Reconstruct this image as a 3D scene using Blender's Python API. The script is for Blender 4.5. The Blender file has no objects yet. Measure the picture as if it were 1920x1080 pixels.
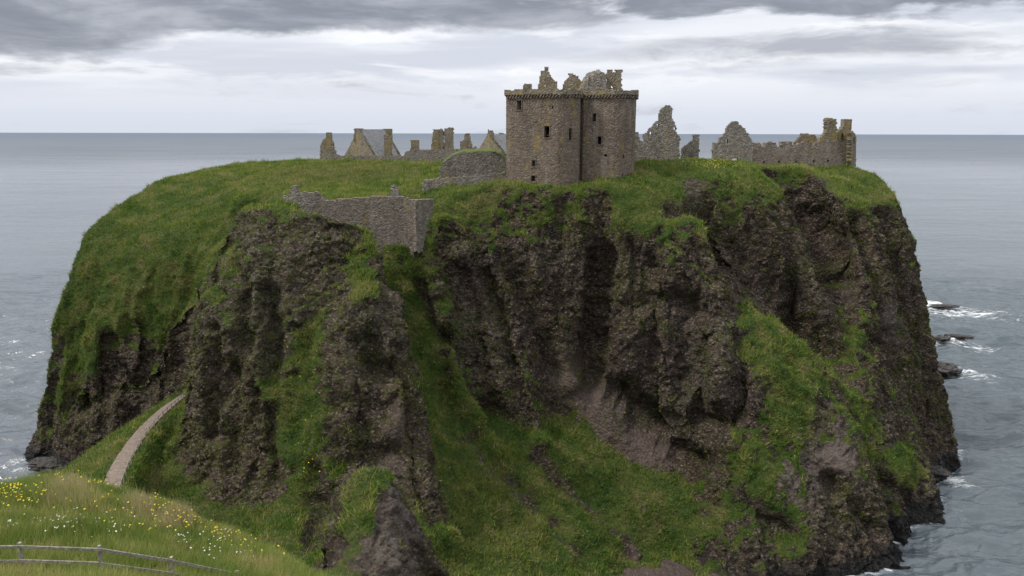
import bpy, bmesh, math, random
import numpy as np
from mathutils import Vector, geometry
R = math.radians
rng = np.random.default_rng(7)
random.seed(7)
scene = bpy.context.scene
C = scene.collection

# ------------------------------------------------------------------ camera
CAMZ = 57.0; F = 1493.3; TH = math.atan(291.0/F); ST, CT = math.sin(TH), math.cos(TH)
cam_d = bpy.data.cameras.new('camera'); cam = bpy.data.objects.new('camera', cam_d); C.objects.link(cam)
cam.location = (0, 0, CAMZ); cam.rotation_euler = (R(90)-TH, R(-0.12), 0)
cam_d.sensor_width = 36; cam_d.lens = 36*F/1920; cam_d.clip_start = 0.5; cam_d.clip_end = 100000
scene.camera = cam
scene.view_settings.view_transform = 'Standard'; scene.view_settings.look = 'None'
scene.view_settings.gamma = 1; scene.view_settings.use_curve_mapping = False
scene.view_settings.exposure = 1.04

# ------------------------------------------------------------------ node helpers
class NT:
    def __init__(s, tree): s.t = tree; s.n = tree.nodes; s.l = tree.links
    def node(s, typ, ins=None, **kw):
        nd = s.n.new(typ)
        for k, v in kw.items(): setattr(nd, k, v)
        for k, v in (ins or {}).items():
            if isinstance(v, bpy.types.NodeSocket): s.l.new(v, nd.inputs[k])
            else: nd.inputs[k].default_value = v
        return nd
    def math(s, op, a, b=0.0, c=None, clamp=False):
        d = {0: a, 1: b}
        if c is not None: d[2] = c
        return s.node('ShaderNodeMath', d, operation=op, use_clamp=clamp).outputs[0]
    def vmath(s, op, a, b=(0, 0, 0)):
        return s.node('ShaderNodeVectorMath', {0: a, 1: b}, operation=op).outputs[0]
    def noise(s, vec, scale, detail=4, rough=0.55, dist=0.0, out='Fac'):
        return s.node('ShaderNodeTexNoise', {'Vector': vec, 'Scale': scale, 'Detail': detail, 'Roughness': rough, 'Distortion': dist}).outputs[out]
    def vor(s, vec, scale, feature='F1', out='Distance', rnd=1.0):
        return s.node('ShaderNodeTexVoronoi', {'Vector': vec, 'Scale': scale, 'Randomness': rnd}, feature=feature).outputs[out]
    def rng(s, v, a, b, c=0.0, d=1.0, smooth=True):
        return s.node('ShaderNodeMapRange', {0: v, 1: a, 2: b, 3: c, 4: d}, interpolation_type='SMOOTHSTEP' if smooth else 'LINEAR').outputs[0]
    def mix(s, f, a, b, blend='MIX'):
        nd = s.n.new('ShaderNodeMix'); nd.data_type = 'RGBA'; nd.blend_type = blend
        for i, v in ((0, f), (6, a), (7, b)):
            if isinstance(v, bpy.types.NodeSocket): s.l.new(v, nd.inputs[i])
            else: nd.inputs[i].default_value = v if i == 0 else (*v[:3], 1)
        return nd.outputs[2]
    def ramp(s, f, stops):
        nd = s.n.new('ShaderNodeValToRGB'); s.l.new(f, nd.inputs[0]); cr = nd.color_ramp
        while len(cr.elements) < len(stops): cr.elements.new(0.5)
        for e, (p, c) in zip(cr.elements, stops): e.position = p; e.color = (*c, 1)
        return nd.outputs[0]
    def attr(s, name): return s.node('ShaderNodeAttribute', attribute_name=name).outputs['Fac']

def new_mat(name):
    m = bpy.data.materials.new(name); m.use_nodes = True; m.node_tree.nodes.clear()
    return m, NT(m.node_tree)
def finish(nt, col, rough=0.9, bump=None, bdist=0.1, bstr=1.0, spec=0.2, extra=None):
    p = nt.node('ShaderNodeBsdfPrincipled', {'Base Color': col, 'Roughness': rough, 'Specular IOR Level': spec})
    if bump is not None:
        b = nt.node('ShaderNodeBump', {'Height': bump, 'Distance': bdist, 'Strength': bstr}); nt.l.new(b.outputs[0], p.inputs['Normal'])
    o = nt.node('ShaderNodeOutputMaterial'); nt.l.new(p.outputs[0], o.inputs[0])
    return p

# ------------------------------------------------------------------ sky and sun
SUN_EL, SUN_AZ = R(50), R(-105)        # azimuth clockwise from +Y (view direction)
world = bpy.data.worlds.new('World'); scene.world = world; world.use_nodes = True
w = NT(world.node_tree); w.n.clear()
sky = w.node('ShaderNodeTexSky', sky_type='NISHITA', sun_disc=False, sun_elevation=SUN_EL, sun_rotation=SUN_AZ, air_density=1.0, dust_density=3.0).outputs[0]
tc = w.node('ShaderNodeTexCoord').outputs['Generated']
sx = w.node('ShaderNodeSeparateXYZ', {0: tc}); el = sx.outputs[2]
az = w.math('ARCTAN2', sx.outputs[0], sx.outputs[1])
uv = w.node('ShaderNodeCombineXYZ', {0: az, 1: w.math('MULTIPLY', el, 3.0), 2: w.math('MULTIPLY', sx.outputs[1], 0.6)}).outputs[0]
nb = w.noise(uv, 3.2, 7, 0.55, 0.4); nbb = w.noise(w.vmath('ADD', uv, (3.3, 1.7, 0)), 3.2, 7, 0.58, 0.4)
n3 = w.noise(w.vmath('MULTIPLY', uv, (0.8, 1.4, 1)), 6.0, 10, 0.62, 0.4)
n4 = w.noise(w.vmath('MULTIPLY', w.vmath('ADD', uv, (9, 4, 0)), (0.6, 1.8, 1)), 4.0, 6, 0.5, 0.3)
wa = w.math('ADD', az, w.math('MULTIPLY', w.math('SUBTRACT', nb, 0.5), 0.30))
we = w.math('ADD', el, w.math('MULTIPLY', w.math('SUBTRACT', nbb, 0.5), 0.085))
def lobe(cx, cy, rx, ry, s_):
    a = w.math('DIVIDE', w.math('SUBTRACT', wa, (cx-960)/1450), rx/1450); b = w.math('DIVIDE', w.math('SUBTRACT', we, (249-cy)/1450), ry/1450)
    r2 = w.math('ADD', w.math('MULTIPLY', a, a), w.math('MULTIPLY', b, b))
    return w.math('MULTIPLY', w.math('SUBTRACT', 1.0, r2, clamp=True), s_)
dk = None
for L in ((60,70,400,88,1.4),(430,40,430,66,1.4),(850,30,420,50,.95),(1500,105,700,34,.30),(1780,15,420,62,1.7),(1250,5,480,40,1.2),(1500,140,420,14,.25),(-500,0,600,160,1.2),(2500,-20,600,140,1.0),(900,-160,1900,120,.9)):
    l = lobe(*L); dk = l if dk is None else w.math('MAXIMUM', dk, l)
dark = w.rng(w.math('ADD', dk, w.math('MULTIPLY', w.math('SUBTRACT', n3, 0.5), 2.1)), 0.05, 0.6)
hor = w.rng(el, 0.0, 0.075)
base = w.mix(hor, (3.5, 3.75, 4.25), (4.4, 4.5, 4.8))
base = w.mix(w.math('MULTIPLY', w.rng(n4, 0.42, 0.62), w.rng(el, 0.02, 0.07, 0, 0.75)), base, (3.0, 3.2, 3.7))
brt = w.math('MULTIPLY', w.rng(n3, 0.46, 0.64), w.rng(el, 0.035, 0.08))
base = w.mix(w.math('MULTIPLY', brt, 0.7), base, (6.0, 6.0, 6.1))
cl = w.mix(w.math('MULTIPLY', dark, 0.95), base, w.mix(w.rng(n3, 0.36, 0.66), (1.15, 1.25, 1.5), (2.2, 2.32, 2.65)))
cov = w.mix(0.04, cl, sky)
up = w.rng(el, 0.22, 0.6)
cov = w.mix(w.math('MULTIPLY', up, 0.85), cov, (7.0, 7.15, 7.5))
bg = w.node('ShaderNodeBackground', {'Color': cov, 'Strength': 0.1})
wo = w.node('ShaderNodeOutputWorld'); w.l.new(bg.outputs[0], wo.inputs[0])
sun_d = bpy.data.lights.new('sun', 'SUN'); sun = bpy.data.objects.new('sun', sun_d); C.objects.link(sun)
sun_d.energy = 1.5; sun_d.angle = R(10); sun_d.color = (1, 0.95, 0.88)
sdir = Vector((math.sin(SUN_AZ)*math.cos(SUN_EL), math.cos(SUN_AZ)*math.cos(SUN_EL), math.sin(SUN_EL)))
sun.rotation_euler = sdir.to_track_quat('Z', 'Y').to_euler()

# ------------------------------------------------------------------ measuring helpers (photo 1920x1080)
def ray(px, py):
    u = (px-960)/F; v = (540-py)/F
    return np.array([u, CT+v*ST, -ST+v*CT])
def P(px, py, y):
    d = ray(px, py); t = y/d[1]; return (d[0]*t, y, CAMZ+d[2]*t)
def PZ(px, py, z=0.0):
    d = ray(px, py); t = (z-CAMZ)/d[2]; return (d[0]*t, d[1]*t, z)

# ------------------------------------------------------------------ numpy noise
def _h(ix, iy, iz, s):
    h = (ix.astype(np.uint32)*np.uint32(374761393) + iy.astype(np.uint32)*np.uint32(668265263) + iz.astype(np.uint32)*np.uint32(2147483647) + np.uint32(s*1013904223 & 0xffffffff))
    h ^= h >> np.uint32(13); h *= np.uint32(1274126177); h ^= h >> np.uint32(16); h *= np.uint32(2246822519); h ^= h >> np.uint32(15)
    return h
def perlin(p, s=0):
    out = np.empty(len(p), np.float32)
    for a in range(0, len(p), 400000):
        q = p[a:a+400000].astype(np.float32)
        i = np.floor(q).astype(np.int32); f = q-i; u = f*f*f*(f*(f*6-15)+10)
        r = 0
        for dx in (0, 1):
            for dy in (0, 1):
                for dz_ in (0, 1):
                    h = _h(i[:, 0]+dx, i[:, 1]+dy, i[:, 2]+dz_, s)
                    gx = (h & np.uint32(1023)).astype(np.float32)/511.5-1; gy = ((h >> np.uint32(10)) & np.uint32(1023)).astype(np.float32)/511.5-1; gz = ((h >> np.uint32(20)) & np.uint32(1023)).astype(np.float32)/511.5-1
                    d = gx*(f[:, 0]-dx)+gy*(f[:, 1]-dy)+gz*(f[:, 2]-dz_)
                    wx = u[:, 0] if dx else 1-u[:, 0]; wy = u[:, 1] if dy else 1-u[:, 1]; wz = u[:, 2] if dz_ else 1-u[:, 2]
                    r = r+d*wx*wy*wz
        out[a:a+400000] = r
    return out
def fbm(p, s=0, o=4, g=0.5, ridged=False):
    r = 0; a = 1.0; q = p
    for k in range(o):
        n = perlin(q, s+k*17)
        if ridged: n = 0.5-np.abs(n)*1.6
        r = r+a*n; a *= g; q = q*2.03+11.3
    return r
def worley(p, s=0):
    F1 = np.empty(len(p), np.float32); F2 = np.empty(len(p), np.float32); ID = np.empty(len(p), np.float32)
    for a in range(0, len(p), 400000):
        q = p[a:a+400000].astype(np.float32); i = np.floor(q).astype(np.int32); f = q-i
        f1 = np.full(len(q), 9., np.float32); f2 = f1.copy(); idd = np.zeros(len(q), np.float32)
        for dx in (-1, 0, 1):
            for dy in (-1, 0, 1):
                for dz_ in (-1, 0, 1):
                    h = _h(i[:, 0]+dx, i[:, 1]+dy, i[:, 2]+dz_, s)
                    d = (dx+(h & np.uint32(1023)).astype(np.float32)/1023-f[:, 0])**2+(dy+((h >> np.uint32(10)) & np.uint32(1023)).astype(np.float32)/1023-f[:, 1])**2+(dz_+((h >> np.uint32(20)) & np.uint32(1023)).astype(np.float32)/1023-f[:, 2])**2
                    m = d < f1
                    f2 = np.where(m, f1, np.minimum(f2, d)); f1 = np.where(m, d, f1)
                    idd = np.where(m, (h % np.uint32(977)).astype(np.float32)/977, idd)
        F1[a:a+400000] = np.sqrt(f1); F2[a:a+400000] = np.sqrt(f2); ID[a:a+400000] = idd
    return F1, F2, ID
def sstep(x, a, b): t = np.clip((x-a)/(b-a), 0, 1); return t*t*(3-2*t)

def mesh_np(name, verts, faces, mats, smooth=False, attrs=None, mat_idx=None):
    me = bpy.data.meshes.new(name); verts = np.ascontiguousarray(verts, np.float32); faces = np.ascontiguousarray(faces, np.int32)
    k = faces.shape[1]; me.vertices.add(len(verts)); me.vertices.foreach_set('co', verts.ravel())
    me.loops.add(faces.size); me.loops.foreach_set('vertex_index', faces.ravel())
    me.polygons.add(len(faces)); me.polygons.foreach_set('loop_start', np.arange(0, faces.size, k, dtype=np.int32))
    if mat_idx is not None: me.polygons.foreach_set('material_index', mat_idx.astype(np.int32))
    me.update(calc_edges=True); me.polygons.foreach_set('use_smooth', np.full(len(faces), smooth))
    for m in (mats if isinstance(mats, list) else [mats]): me.materials.append(m)
    for k2, v in (attrs or {}).items():
        at = me.attributes.new(k2, 'FLOAT', 'POINT'); at.data.foreach_set('value', v.astype(np.float32))
    me.update(); return me
def link(name, me, parent=None):
    o = bpy.data.objects.new(name, me); C.objects.link(o)
    if parent is not None: o.parent = parent
    return o
def tag(o, label=None, cat=None, group=None, kind=None):
    if label: o['label'] = label
    if cat: o['category'] = cat
    if group: o['group'] = group
    if kind: o['kind'] = kind
    return o

# ------------------------------------------------------------------ materials
def rock_ground_mat():
    m, t = new_mat('headland_ground')
    pos = t.node('ShaderNodeNewGeometry').outputs['Position']
    g0 = t.attr('grass'); pink = t.attr('pink'); wet = t.attr('wet'); crev = t.attr('lichen')
    nf = t.noise(pos, 3.0, 5, 0.65); nm = t.noise(pos, 0.35, 4, 0.6); nl = t.noise(pos, 0.07, 3)
    ncoarse = t.noise(t.vmath('MULTIPLY', pos, (1, 1, 0.5)), 1.1, 5, 0.7)
    cell = t.vor(t.vmath('MULTIPLY', t.vmath('ADD', pos, t.node('ShaderNodeVectorMath', {0: t.noise(pos, 1.2, 2, out='Color'), 'Scale': 0.7}, operation='SCALE').outputs[0]), (1, 1, 1.6)), 2.1, out='Color')
    cv = t.node('ShaderNodeSeparateColor', {0: cell}).outputs[0]
    # bare conglomerate rock: brown-purple with grey faces
    rock = t.ramp(nm, [(0.3, (0.030, 0.019, 0.013)), (0.45, (0.056, 0.036, 0.025)), (0.56, (0.086, 0.061, 0.043)), (0.72, (0.068, 0.041, 0.030))])
    rock = t.mix(t.rng(nl, 0.42, 0.62, 0, 0.6), rock, (0.076, 0.060, 0.044))
    rock = t.mix(t.math('MULTIPLY', t.rng(cv, 0.45, 1.0), 0.5), rock, (0.195, 0.155, 0.118))
    rock = t.mix(t.rng(ncoarse, 0.54, 0.40, 0, 0.75), rock, (0.014, 0.011, 0.009))
    rock = t.mix(t.math('MULTIPLY', pink, t.rng(nf, 0.3, 0.6, 0.7, 1.0)), rock, (0.130, 0.092, 0.080))
    rock = t.mix(t.math('MULTIPLY', t.attr('dark_red'), 0.7), rock, t.mix(t.rng(nf, 0.35, 0.62), (0.018, 0.011, 0.009), (0.055, 0.032, 0.026)))
    # lichen and moss films on rock
    ly = t.math('MULTIPLY', crev, t.rng(t.noise(pos, 0.9, 5, 0.7), 0.44, 0.60))
    rock = t.mix(t.math('MULTIPLY', ly, 0.8), rock, (0.082, 0.086, 0.020))
    wl = t.rng(t.noise(pos, 1.9, 4, 0.7), 0.60, 0.70)
    rock = t.mix(t.math('MULTIPLY', wl, 0.45), rock, (0.21, 0.20, 0.18))
    pb = t.node('ShaderNodeSeparateColor', {0: t.vor(t.vmath('MULTIPLY', pos, (1, 1, 1.5)), 3.6, out='Color')}).outputs[1]
    gr = t.noise(pos, 4.5, 3, 0.8)
    rock = t.mix(t.rng(t.math('ADD', pb, t.math('MULTIPLY', gr, 0.8)), 1.16, 1.42, 0, 0.7), rock, (0.26, 0.215, 0.165))
    rock = t.mix(t.rng(t.math('ADD', pb, t.math('MULTIPLY', gr, 0.8)), 0.60, 0.40, 0, 0.62), rock, (0.014, 0.011, 0.009))
    pale = t.attr('pale'); rock = t.mix(t.math('MULTIPLY', pink, 0.65), rock, (0.150, 0.112, 0.098))
    rock = t.mix(t.math('MULTIPLY', pale, t.rng(t.noise(pos, 1.5, 6, 0.75), 0.42, 0.58)), rock, (0.205, 0.185, 0.160))
    rock = t.mix(wet, rock, (0.020, 0.019, 0.018))
    grass = t.ramp(t.noise(pos, 0.28, 5, 0.7), [(0.33, (0.036, 0.072, 0.009)), (0.45, (0.062, 0.100, 0.014)), (0.54, (0.100, 0.122, 0.022)), (0.68, (0.175, 0.152, 0.055))])
    grass = t.mix(t.rng(nf, 0.35, 0.62, 0, 0.7), grass, (0.030, 0.050, 0.012))
    g = t.rng(t.math('ADD', g0, t.math('MULTIPLY', t.math('SUBTRACT', nf, 0.5), 1.1)), 0.38, 0.60)
    col = t.mix(g, rock, grass)
    bmp = t.math('ADD', t.math('MULTIPLY', t.noise(pos, 1.6, 8, 0.72), 1.0), t.math('MULTIPLY', t.vor(pos, 2.6, out='Distance'), t.rng(g, 0, 1, 0.40, 0.15)))
    rr = t.rng(wet, 0, 1, 0.92, 0.35)
    finish(t, col, rr, bmp, 1.2, 1.0, 0.25)
    return m
M_GROUND = rock_ground_mat()

def veg_zones(t, pos, col):
    for (c, r, tint, k) in (((-3, 91, 11), 13, (0.20, 0.20, 0.045), 0.45), ((-33, 156, 48), 20, (0.23, 0.19, 0.075), 0.45), ((14, 101, 8), 12, (0.045, 0.090, 0.012), 0.6), ((30, 134, 53), 9, (0.16, 0.19, 0.04), 0.35), ((-36, 84, 14), 9, (0.045, 0.095, 0.014), 0.5)):
        d = t.node('ShaderNodeVectorMath', {0: pos, 1: c}, operation='DISTANCE').outputs['Value']
        d = t.math('ADD', d, t.math('MULTIPLY', t.math('SUBTRACT', t.noise(pos, 0.25, 4, 0.7), 0.5), r*1.2))
        col = t.mix(t.math('MULTIPLY', t.rng(d, r, r*0.35), k), col, tint)
    return col
def grass_mat(name, stops, straw=0.2, trans=0.25, scale=0.28):
    m, t = new_mat(name)
    geo = t.node('ShaderNodeNewGeometry'); pos = geo.outputs['Position']; ri = geo.outputs['Random Per Island']
    base = t.ramp(t.noise(pos, scale, 5, 0.7), stops)
    base = veg_zones(t, pos, base)
    base = t.mix(t.rng(ri, 1.0-straw, 1.0-straw*0.5, 0, 0.8), base, (0.29, 0.255, 0.11))
    base = t.mix(t.rng(ri, 0.35, 0.0, 0, 0.55), base, (0.035, 0.06, 0.012))
    p = t.node('ShaderNodeBsdfPrincipled', {'Base Color': base, 'Roughness': 0.75, 'Specular IOR Level': 0.2})
    tr = t.node('ShaderNodeBsdfTranslucent', {'Color': base})
    mx = t.node('ShaderNodeMixShader', {0: trans, 1: p.outputs[0], 2: tr.outputs[0]})
    t.l.new(mx.outputs[0], t.node('ShaderNodeOutputMaterial').inputs[0])
    return m
M_TURF = grass_mat('turf', [(0.33, (0.060, 0.125, 0.012)), (0.44, (0.118, 0.190, 0.022)), (0.53, (0.190, 0.230, 0.038)), (0.66, (0.31, 0.275, 0.10))], 0.16)
M_MEADOW = grass_mat('meadow', [(0.33, (0.12, 0.20, 0.030)), (0.46, (0.20, 0.28, 0.05)), (0.56, (0.33, 0.35, 0.10)), (0.66, (0.50, 0.43, 0.19))], 0.32, 0.35, 0.5)
M_WEED = grass_mat('weeds', [(0.35, (0.045, 0.105, 0.012)), (0.5, (0.075, 0.15, 0.020)), (0.65, (0.12, 0.19, 0.03))], 0.05)
M_MOSSY = grass_mat('cliff_moss', [(0.35, (0.060, 0.085, 0.014)), (0.5, (0.10, 0.12, 0.022)), (0.65, (0.15, 0.145, 0.035))], 0.1)
M_STRAW = grass_mat('straw', [(0.3, (0.36, 0.31, 0.14)), (0.7, (0.50, 0.43, 0.23))], 0.3, 0.3, 0.5)

def masonry(name, cols, lichen=0.35, scale=2.6, mortar=(0.17, 0.155, 0.135), pinkish=0.0):
    m, t = new_mat(name)
    pos = t.node('ShaderNodeNewGeometry').outputs['Position']
    wob = t.node('ShaderNodeVectorMath', {0: t.noise(pos, 1.3, 3, out='Color'), 'Scale': 0.35}, operation='SCALE').outputs[0]
    v = t.vmath('MULTIPLY', t.vmath('ADD', pos, wob), (1, 1, 1.9))
    c = t.node('ShaderNodeSeparateColor', {0: t.vor(v, scale, out='Color')})
    edge = t.vor(v, scale, 'DISTANCE_TO_EDGE')
    col = t.ramp(c.outputs[0], [(i/(len(cols)-1), x) for i, x in enumerate(cols)])
    col = t.mix(t.rng(c.outputs[1], 0.78, 1.0, 0, 0.38), col, (0.34, 0.31, 0.265))
    col = t.mix(t.rng(c.outputs[2], 0.25, 0.0, 0, 0.6), col, (0.06, 0.052, 0.045))
    if pinkish: col = t.mix(t.math('MULTIPLY', t.rng(t.noise(pos, 0.16, 3), 0.40, 0.62), pinkish), col, (0.20, 0.125, 0.115))
    col = t.mix(t.rng(t.noise(pos, 0.6, 5, 0.7), 0.45, 0.7, 0, 0.45), col, mortar)
    col = t.mix(t.rng(edge, 0.10, 0.02, 0, 0.7), col, (0.075, 0.068, 0.058))
    stn = t.noise(t.vmath('MULTIPLY', pos, (0.9, 0.9, 0.16)), 1.0, 5, 0.65)
    col = t.mix(t.rng(stn, 0.52, 0.68, 0, 0.5), col, (0.085, 0.072, 0.058)); col = t.mix(t.rng(stn, 0.45, 0.33, 0, 0.35), col, (0.30, 0.27, 0.215))
    ln = t.math('ADD', t.math('MULTIPLY', t.noise(t.vmath('ADD', t.vmath('MULTIPLY', pos, (1, 1, 0.6)), (5, 3, 9)), 0.5, 6, 0.72), 0.75), t.math('MULTIPLY', stn, 0.25))
    col = t.mix(t.rng(ln, 0.60-0.17*lichen, 0.70-0.12*lichen, 0, 0.85), col, (0.27, 0.205, 0.050))
    b = t.math('ADD', t.math('MULTIPLY', t.rng(edge, 0.0, 0.25), 0.6), t.noise(pos, 5, 4, 0.7))
    finish(t, col, 0.92, b, 0.12, 0.9, 0.15)
    return m
M_KEEP = masonry('keep_masonry', [(0.115, 0.088, 0.066), (0.20, 0.155, 0.115), (0.16, 0.118, 0.09), (0.235, 0.185, 0.135), (0.14, 0.112, 0.088)], 0.34, 2.4, pinkish=0.16)
M_GREY = masonry('grey_masonry', [(0.17, 0.155, 0.13), (0.29, 0.265, 0.225), (0.22, 0.195, 0.165), (0.33, 0.30, 0.25), (0.20, 0.18, 0.15)], 0.3, 2.4)
M_LICH = masonry('lichen_masonry', [(0.18, 0.155, 0.115), (0.28, 0.235, 0.165), (0.22, 0.18, 0.13), (0.31, 0.27, 0.19)], 0.6, 2.4)
M_WALL = masonry('rampart_masonry', [(0.135, 0.112, 0.092), (0.225, 0.19, 0.155), (0.165, 0.135, 0.11), (0.26, 0.225, 0.18)], 0.2, 2.6)
def plain(name, col, rough=0.9, var=0.4, scale=3.0, col2=None, spec=0.2):
    m, t = new_mat(name); pos = t.node('ShaderNodeNewGeometry').outputs['Position']
    n = t.noise(pos, scale, 5, 0.65)
    c2 = col2 or tuple(x*(1-var) for x in col)
    finish(t, t.mix(t.rng(n, 0.3, 0.7), col, c2), rough, n, 0.05, 0.7, spec); return m
M_SLATE = plain('slate', (0.20, 0.20, 0.205), 0.7, 0.35, 1.6, (0.13, 0.13, 0.135))
M_DARK = plain('painted_interior_shade', (0.02, 0.018, 0.016))
M_WOOD = plain('weathered_wood', (0.36, 0.33, 0.27), 0.85, 0.4, 9.0, (0.17, 0.155, 0.125))
M_PAL = masonry('range_masonry', [(0.21, 0.175, 0.14), (0.32, 0.275, 0.225), (0.25, 0.205, 0.165), (0.34, 0.30, 0.245)], 0.25, 2.4, pinkish=0.3)
M_TURFCAP = plain('turf_cap', (0.10, 0.12, 0.03), 0.95, 0.4, 1.6, (0.06, 0.085, 0.02))
def path_mat():
    m, t = new_mat('path'); pos = t.node('ShaderNodeNewGeometry').outputs['Position']
    n = t.noise(pos, 2.2, 6, 0.7); st = t.node('ShaderNodeTexWave', {'Vector': pos, 'Scale': 0.55, 'Distortion': 4.0, 'Detail': 2.0}, bands_direction='Y').outputs['Fac']
    c = t.mix(t.rng(n, 0.3, 0.7), (0.235, 0.185, 0.150), (0.125, 0.10, 0.08)); c = t.mix(t.rng(st, 0.93, 1.0, 0, 0.5), c, (0.11, 0.09, 0.075))
    finish(t, c, 0.95, n, 0.05, 0.8); return m
M_PATH = path_mat()

# ------------------------------------------------------------------ terrain survey: points traced from the photo (px, py, distance)
pts = []; edges = []
def add(*ps): 
    for p in ps: pts.append(P(*p))
def line(*ps):
    k = len(pts); add(*ps); edges.extend((k+i, k+i+1) for i in range(len(ps)-1))
def wadd(*ps): pts.extend(ps)
# plateau brow, left to centre
line((150,440,139),(180,413,143),(230,376,149),(300,337,157),(365,322,166),(430,309,176),(520,303,178),(600,300,174),(730,304,168),(800,309,163),(835,330,152))
add((480,330,155),(560,345,142),(650,345,142),(730,355,138),(760,345,140),(600,320,155),(700,320,152),(620,375,121),(520,360,138),(700,372,120),(560,383,114),(430,350,148),(440,380,136))
# left mass silhouette and slopes
line((150,440,139),(120,520,136),(95,600,134.5),(80,680,134),(63,760,135),(58,815,136),(70,862,132.8))
add((230,420,141),(200,500,134),(300,440,135),(300,380,146),(380,370,147),(400,420,137),(385,480,131),(250,560,129),(150,600,130),(330,560,125),(350,630,121),(345,700,119),(280,500,131),
    (130,700,128.5),(180,660,127),(240,640,126),(300,630,123.5),(210,720,124.5),(260,710,125),(310,690,127),(280,700,128),(330,740,123),(260,770,124.5),(110,780,129.5),(160,790,127),(200,800,126.5),(110,850,129),(170,850,127.5))
wadd((-62,127,0.5),(-58,122,1.5),(-74,130,-1),(-81,133,-2),(-85,137,-3))
for a_ in ((455,114,41),(430,116,38),(400,113,33),(375,111,28),(358,109,24),(352,107,20)):
    wadd(((a_[0]-960)/F*a_[1]*0.99, a_[1], a_[2]))
# neck with path
line((342,737,114),(290,765,108),(225,803,100),(165,845,93),(110,887,87))
line((320,762,108),(275,802,99),(245,842,91),(222,882,84),(205,925,77))
line((348,745,113),(340,785,106),(300,860,94),(270,920,86),(258,985,78))
add((345,850,96),(380,920,89),(330,950,84),(420,1000,80),(500,985,80),(560,1000,77),(460,1050,72),(540,1060,68))
wadd((-60,114,3),(-60,105,3),(-62,96,3),(-64,85,4),(-70,72,4),(-68,120,-1),(-72,108,-2),(-75,95,-2),(-80,80,-2),(-52,72,22.0),(-42,70,20.5),(-47,60,24),(-38,60,24),(-28,62,21),(-22,58,20),
     (-60,60,14),(-75,58,2),(-90,55,-3),(-65,40,20),(-90,35,8),(-110,30,-3))
# near bank
line((-60,930,28),(0,913,30),(60,902,31.5),(110,897,32.5),(200,915,33),(280,937,33),(350,967,32),(420,1000,31),(500,1037,29.5),(590,1079,27.5))
line((-60,1085,21.5),(38,1085,22),(187,1085,22.5),(323,1087,24),(446,1090,25),(540,1095,25))
add((-60,1000,25),(100,985,27),(250,1000,28),(380,1040,27.5),(-40,960,27.5),(150,940,30))
wadd((-18,8,50.5),(-6,9,50.3),(-18,0,55),(0,0,55.2),(3,8,49),(6,0,52),(8,14,42),(0,20,42.5),(2,26,37),(0,34,31),(-10,38,33),(-20,46,30),(-30,46,31),(2,46,20),(-45,42,30),
     (-30,8,50),(-40,20,42),(12,24,30),(20,34,16),(14,46,16),(8,56,15),(20,10,42),(30,22,22),(40,10,25),(-30,-20,58),(10,-20,58),(60,-20,40),(60,20,3),(80,0,2),(30,60,3),(45,60,-2),(-60,0,40),(-60,-30,50))
# hump in the foreground gully
line((592,1078,56.1),(600,1005,59.6),(622,930,62.3),(655,883,64.1),(700,864,65.4),(735,869,65.4),(761,905,64.5),(776,965,63.6),(786,1020,62.3),(788,1079,60.5))
add((650,960,60.5),(690,950,59.6),(735,950,60.5),(640,1040,56.1),(700,1040,55.2),(755,1040,57.0),(640,1079,53.4),(720,1079,53.4))
wadd((-10.5,47,25),(-15,47,22),(-7,50,24),(-3,54,16),(-16,58,18),(-17,63,17.5),(-16.5,68,17),(-13.5,69.5,17),(-10,69.5,17),(-7,68,15.5))
for a in ((600,70,16.8),(655,79,15.5),(700,80,16),(745,80,15.5),(780,79,14.5),(815,77,12.0),(815,72,11.5)):
    wadd(((a[0]-960)/F*a[1]/0.9, a[1], a[2]))
# pillar
line((432,390,105.4),(480,390,103.5),(560,393,102.5),(620,392,101.5),(650,396,102.0),(685,420,103.5))
line((432,390,105.4),(420,410,103.5),(385,480,99.6),(362,560,96.7),(350,640,95.2),(343,720,94.3),(341,800,93.3),(350,865,91.9),(400,905,88.0),(440,943,84.6),(520,938,83.6),(580,950,81.7))
line((685,420,103.5),(712,480,101.5),(745,570,97.7),(775,660,94.3),(803,750,91.4),(822,860,87.0),(834,978,80.7))
add((425,520,97.7),(455,500,95.7),(420,620,93.8),(470,600,92.3),(520,560,94.8),(430,740,91.9),(480,700,89.9),(520,700,90.9),(450,840,89.0),(490,800,87.5),(520,860,86.1),(500,450,99.6),(580,450,98.6),(380,720,92.3),(380,820,90.9),(400,860,89.4),(640,440,99.6),
    (600,600,94.3),(578,680,91.9),(565,760,89.4),(558,840,87.0),(552,910,84.6))
line((650,500,98.2),(630,560,94.3),(618,640,90.9),(612,740,88.0),(606,830,85.6),(600,910,83.2))
line((650,500,98.2),(690,505,97.2),(715,560,94.3),(735,640,91.4),(750,740,88.0),(760,840,85.1),(790,930,81.7))
add((670,560,92.8),(680,640,89.4),(690,740,88.5),(735,790,88.5),(700,850,85.1),(650,740,86.5),(650,850,83.6),(670,480,100.1))
# grassy gully right of the pillar
add((716,466,110.2),(745,460,109.6),(768,452,109.6))
line((716,480,109.6),(750,520,109),(775,600,109),(800,680,108),(825,745,107),(845,790,103),(850,860,97),(840,985,84.5))
wadd((-18.6,110,32),(-15.5,106,27),(-13,102,23),(-11,98,19.5),(-10,94,16.5),(-9,90,14.5))
add((790,452,111.3),(760,463,111.2),(805,425,112.5),(820,385,115),(770,455,113),(800,420,114.5))
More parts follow.
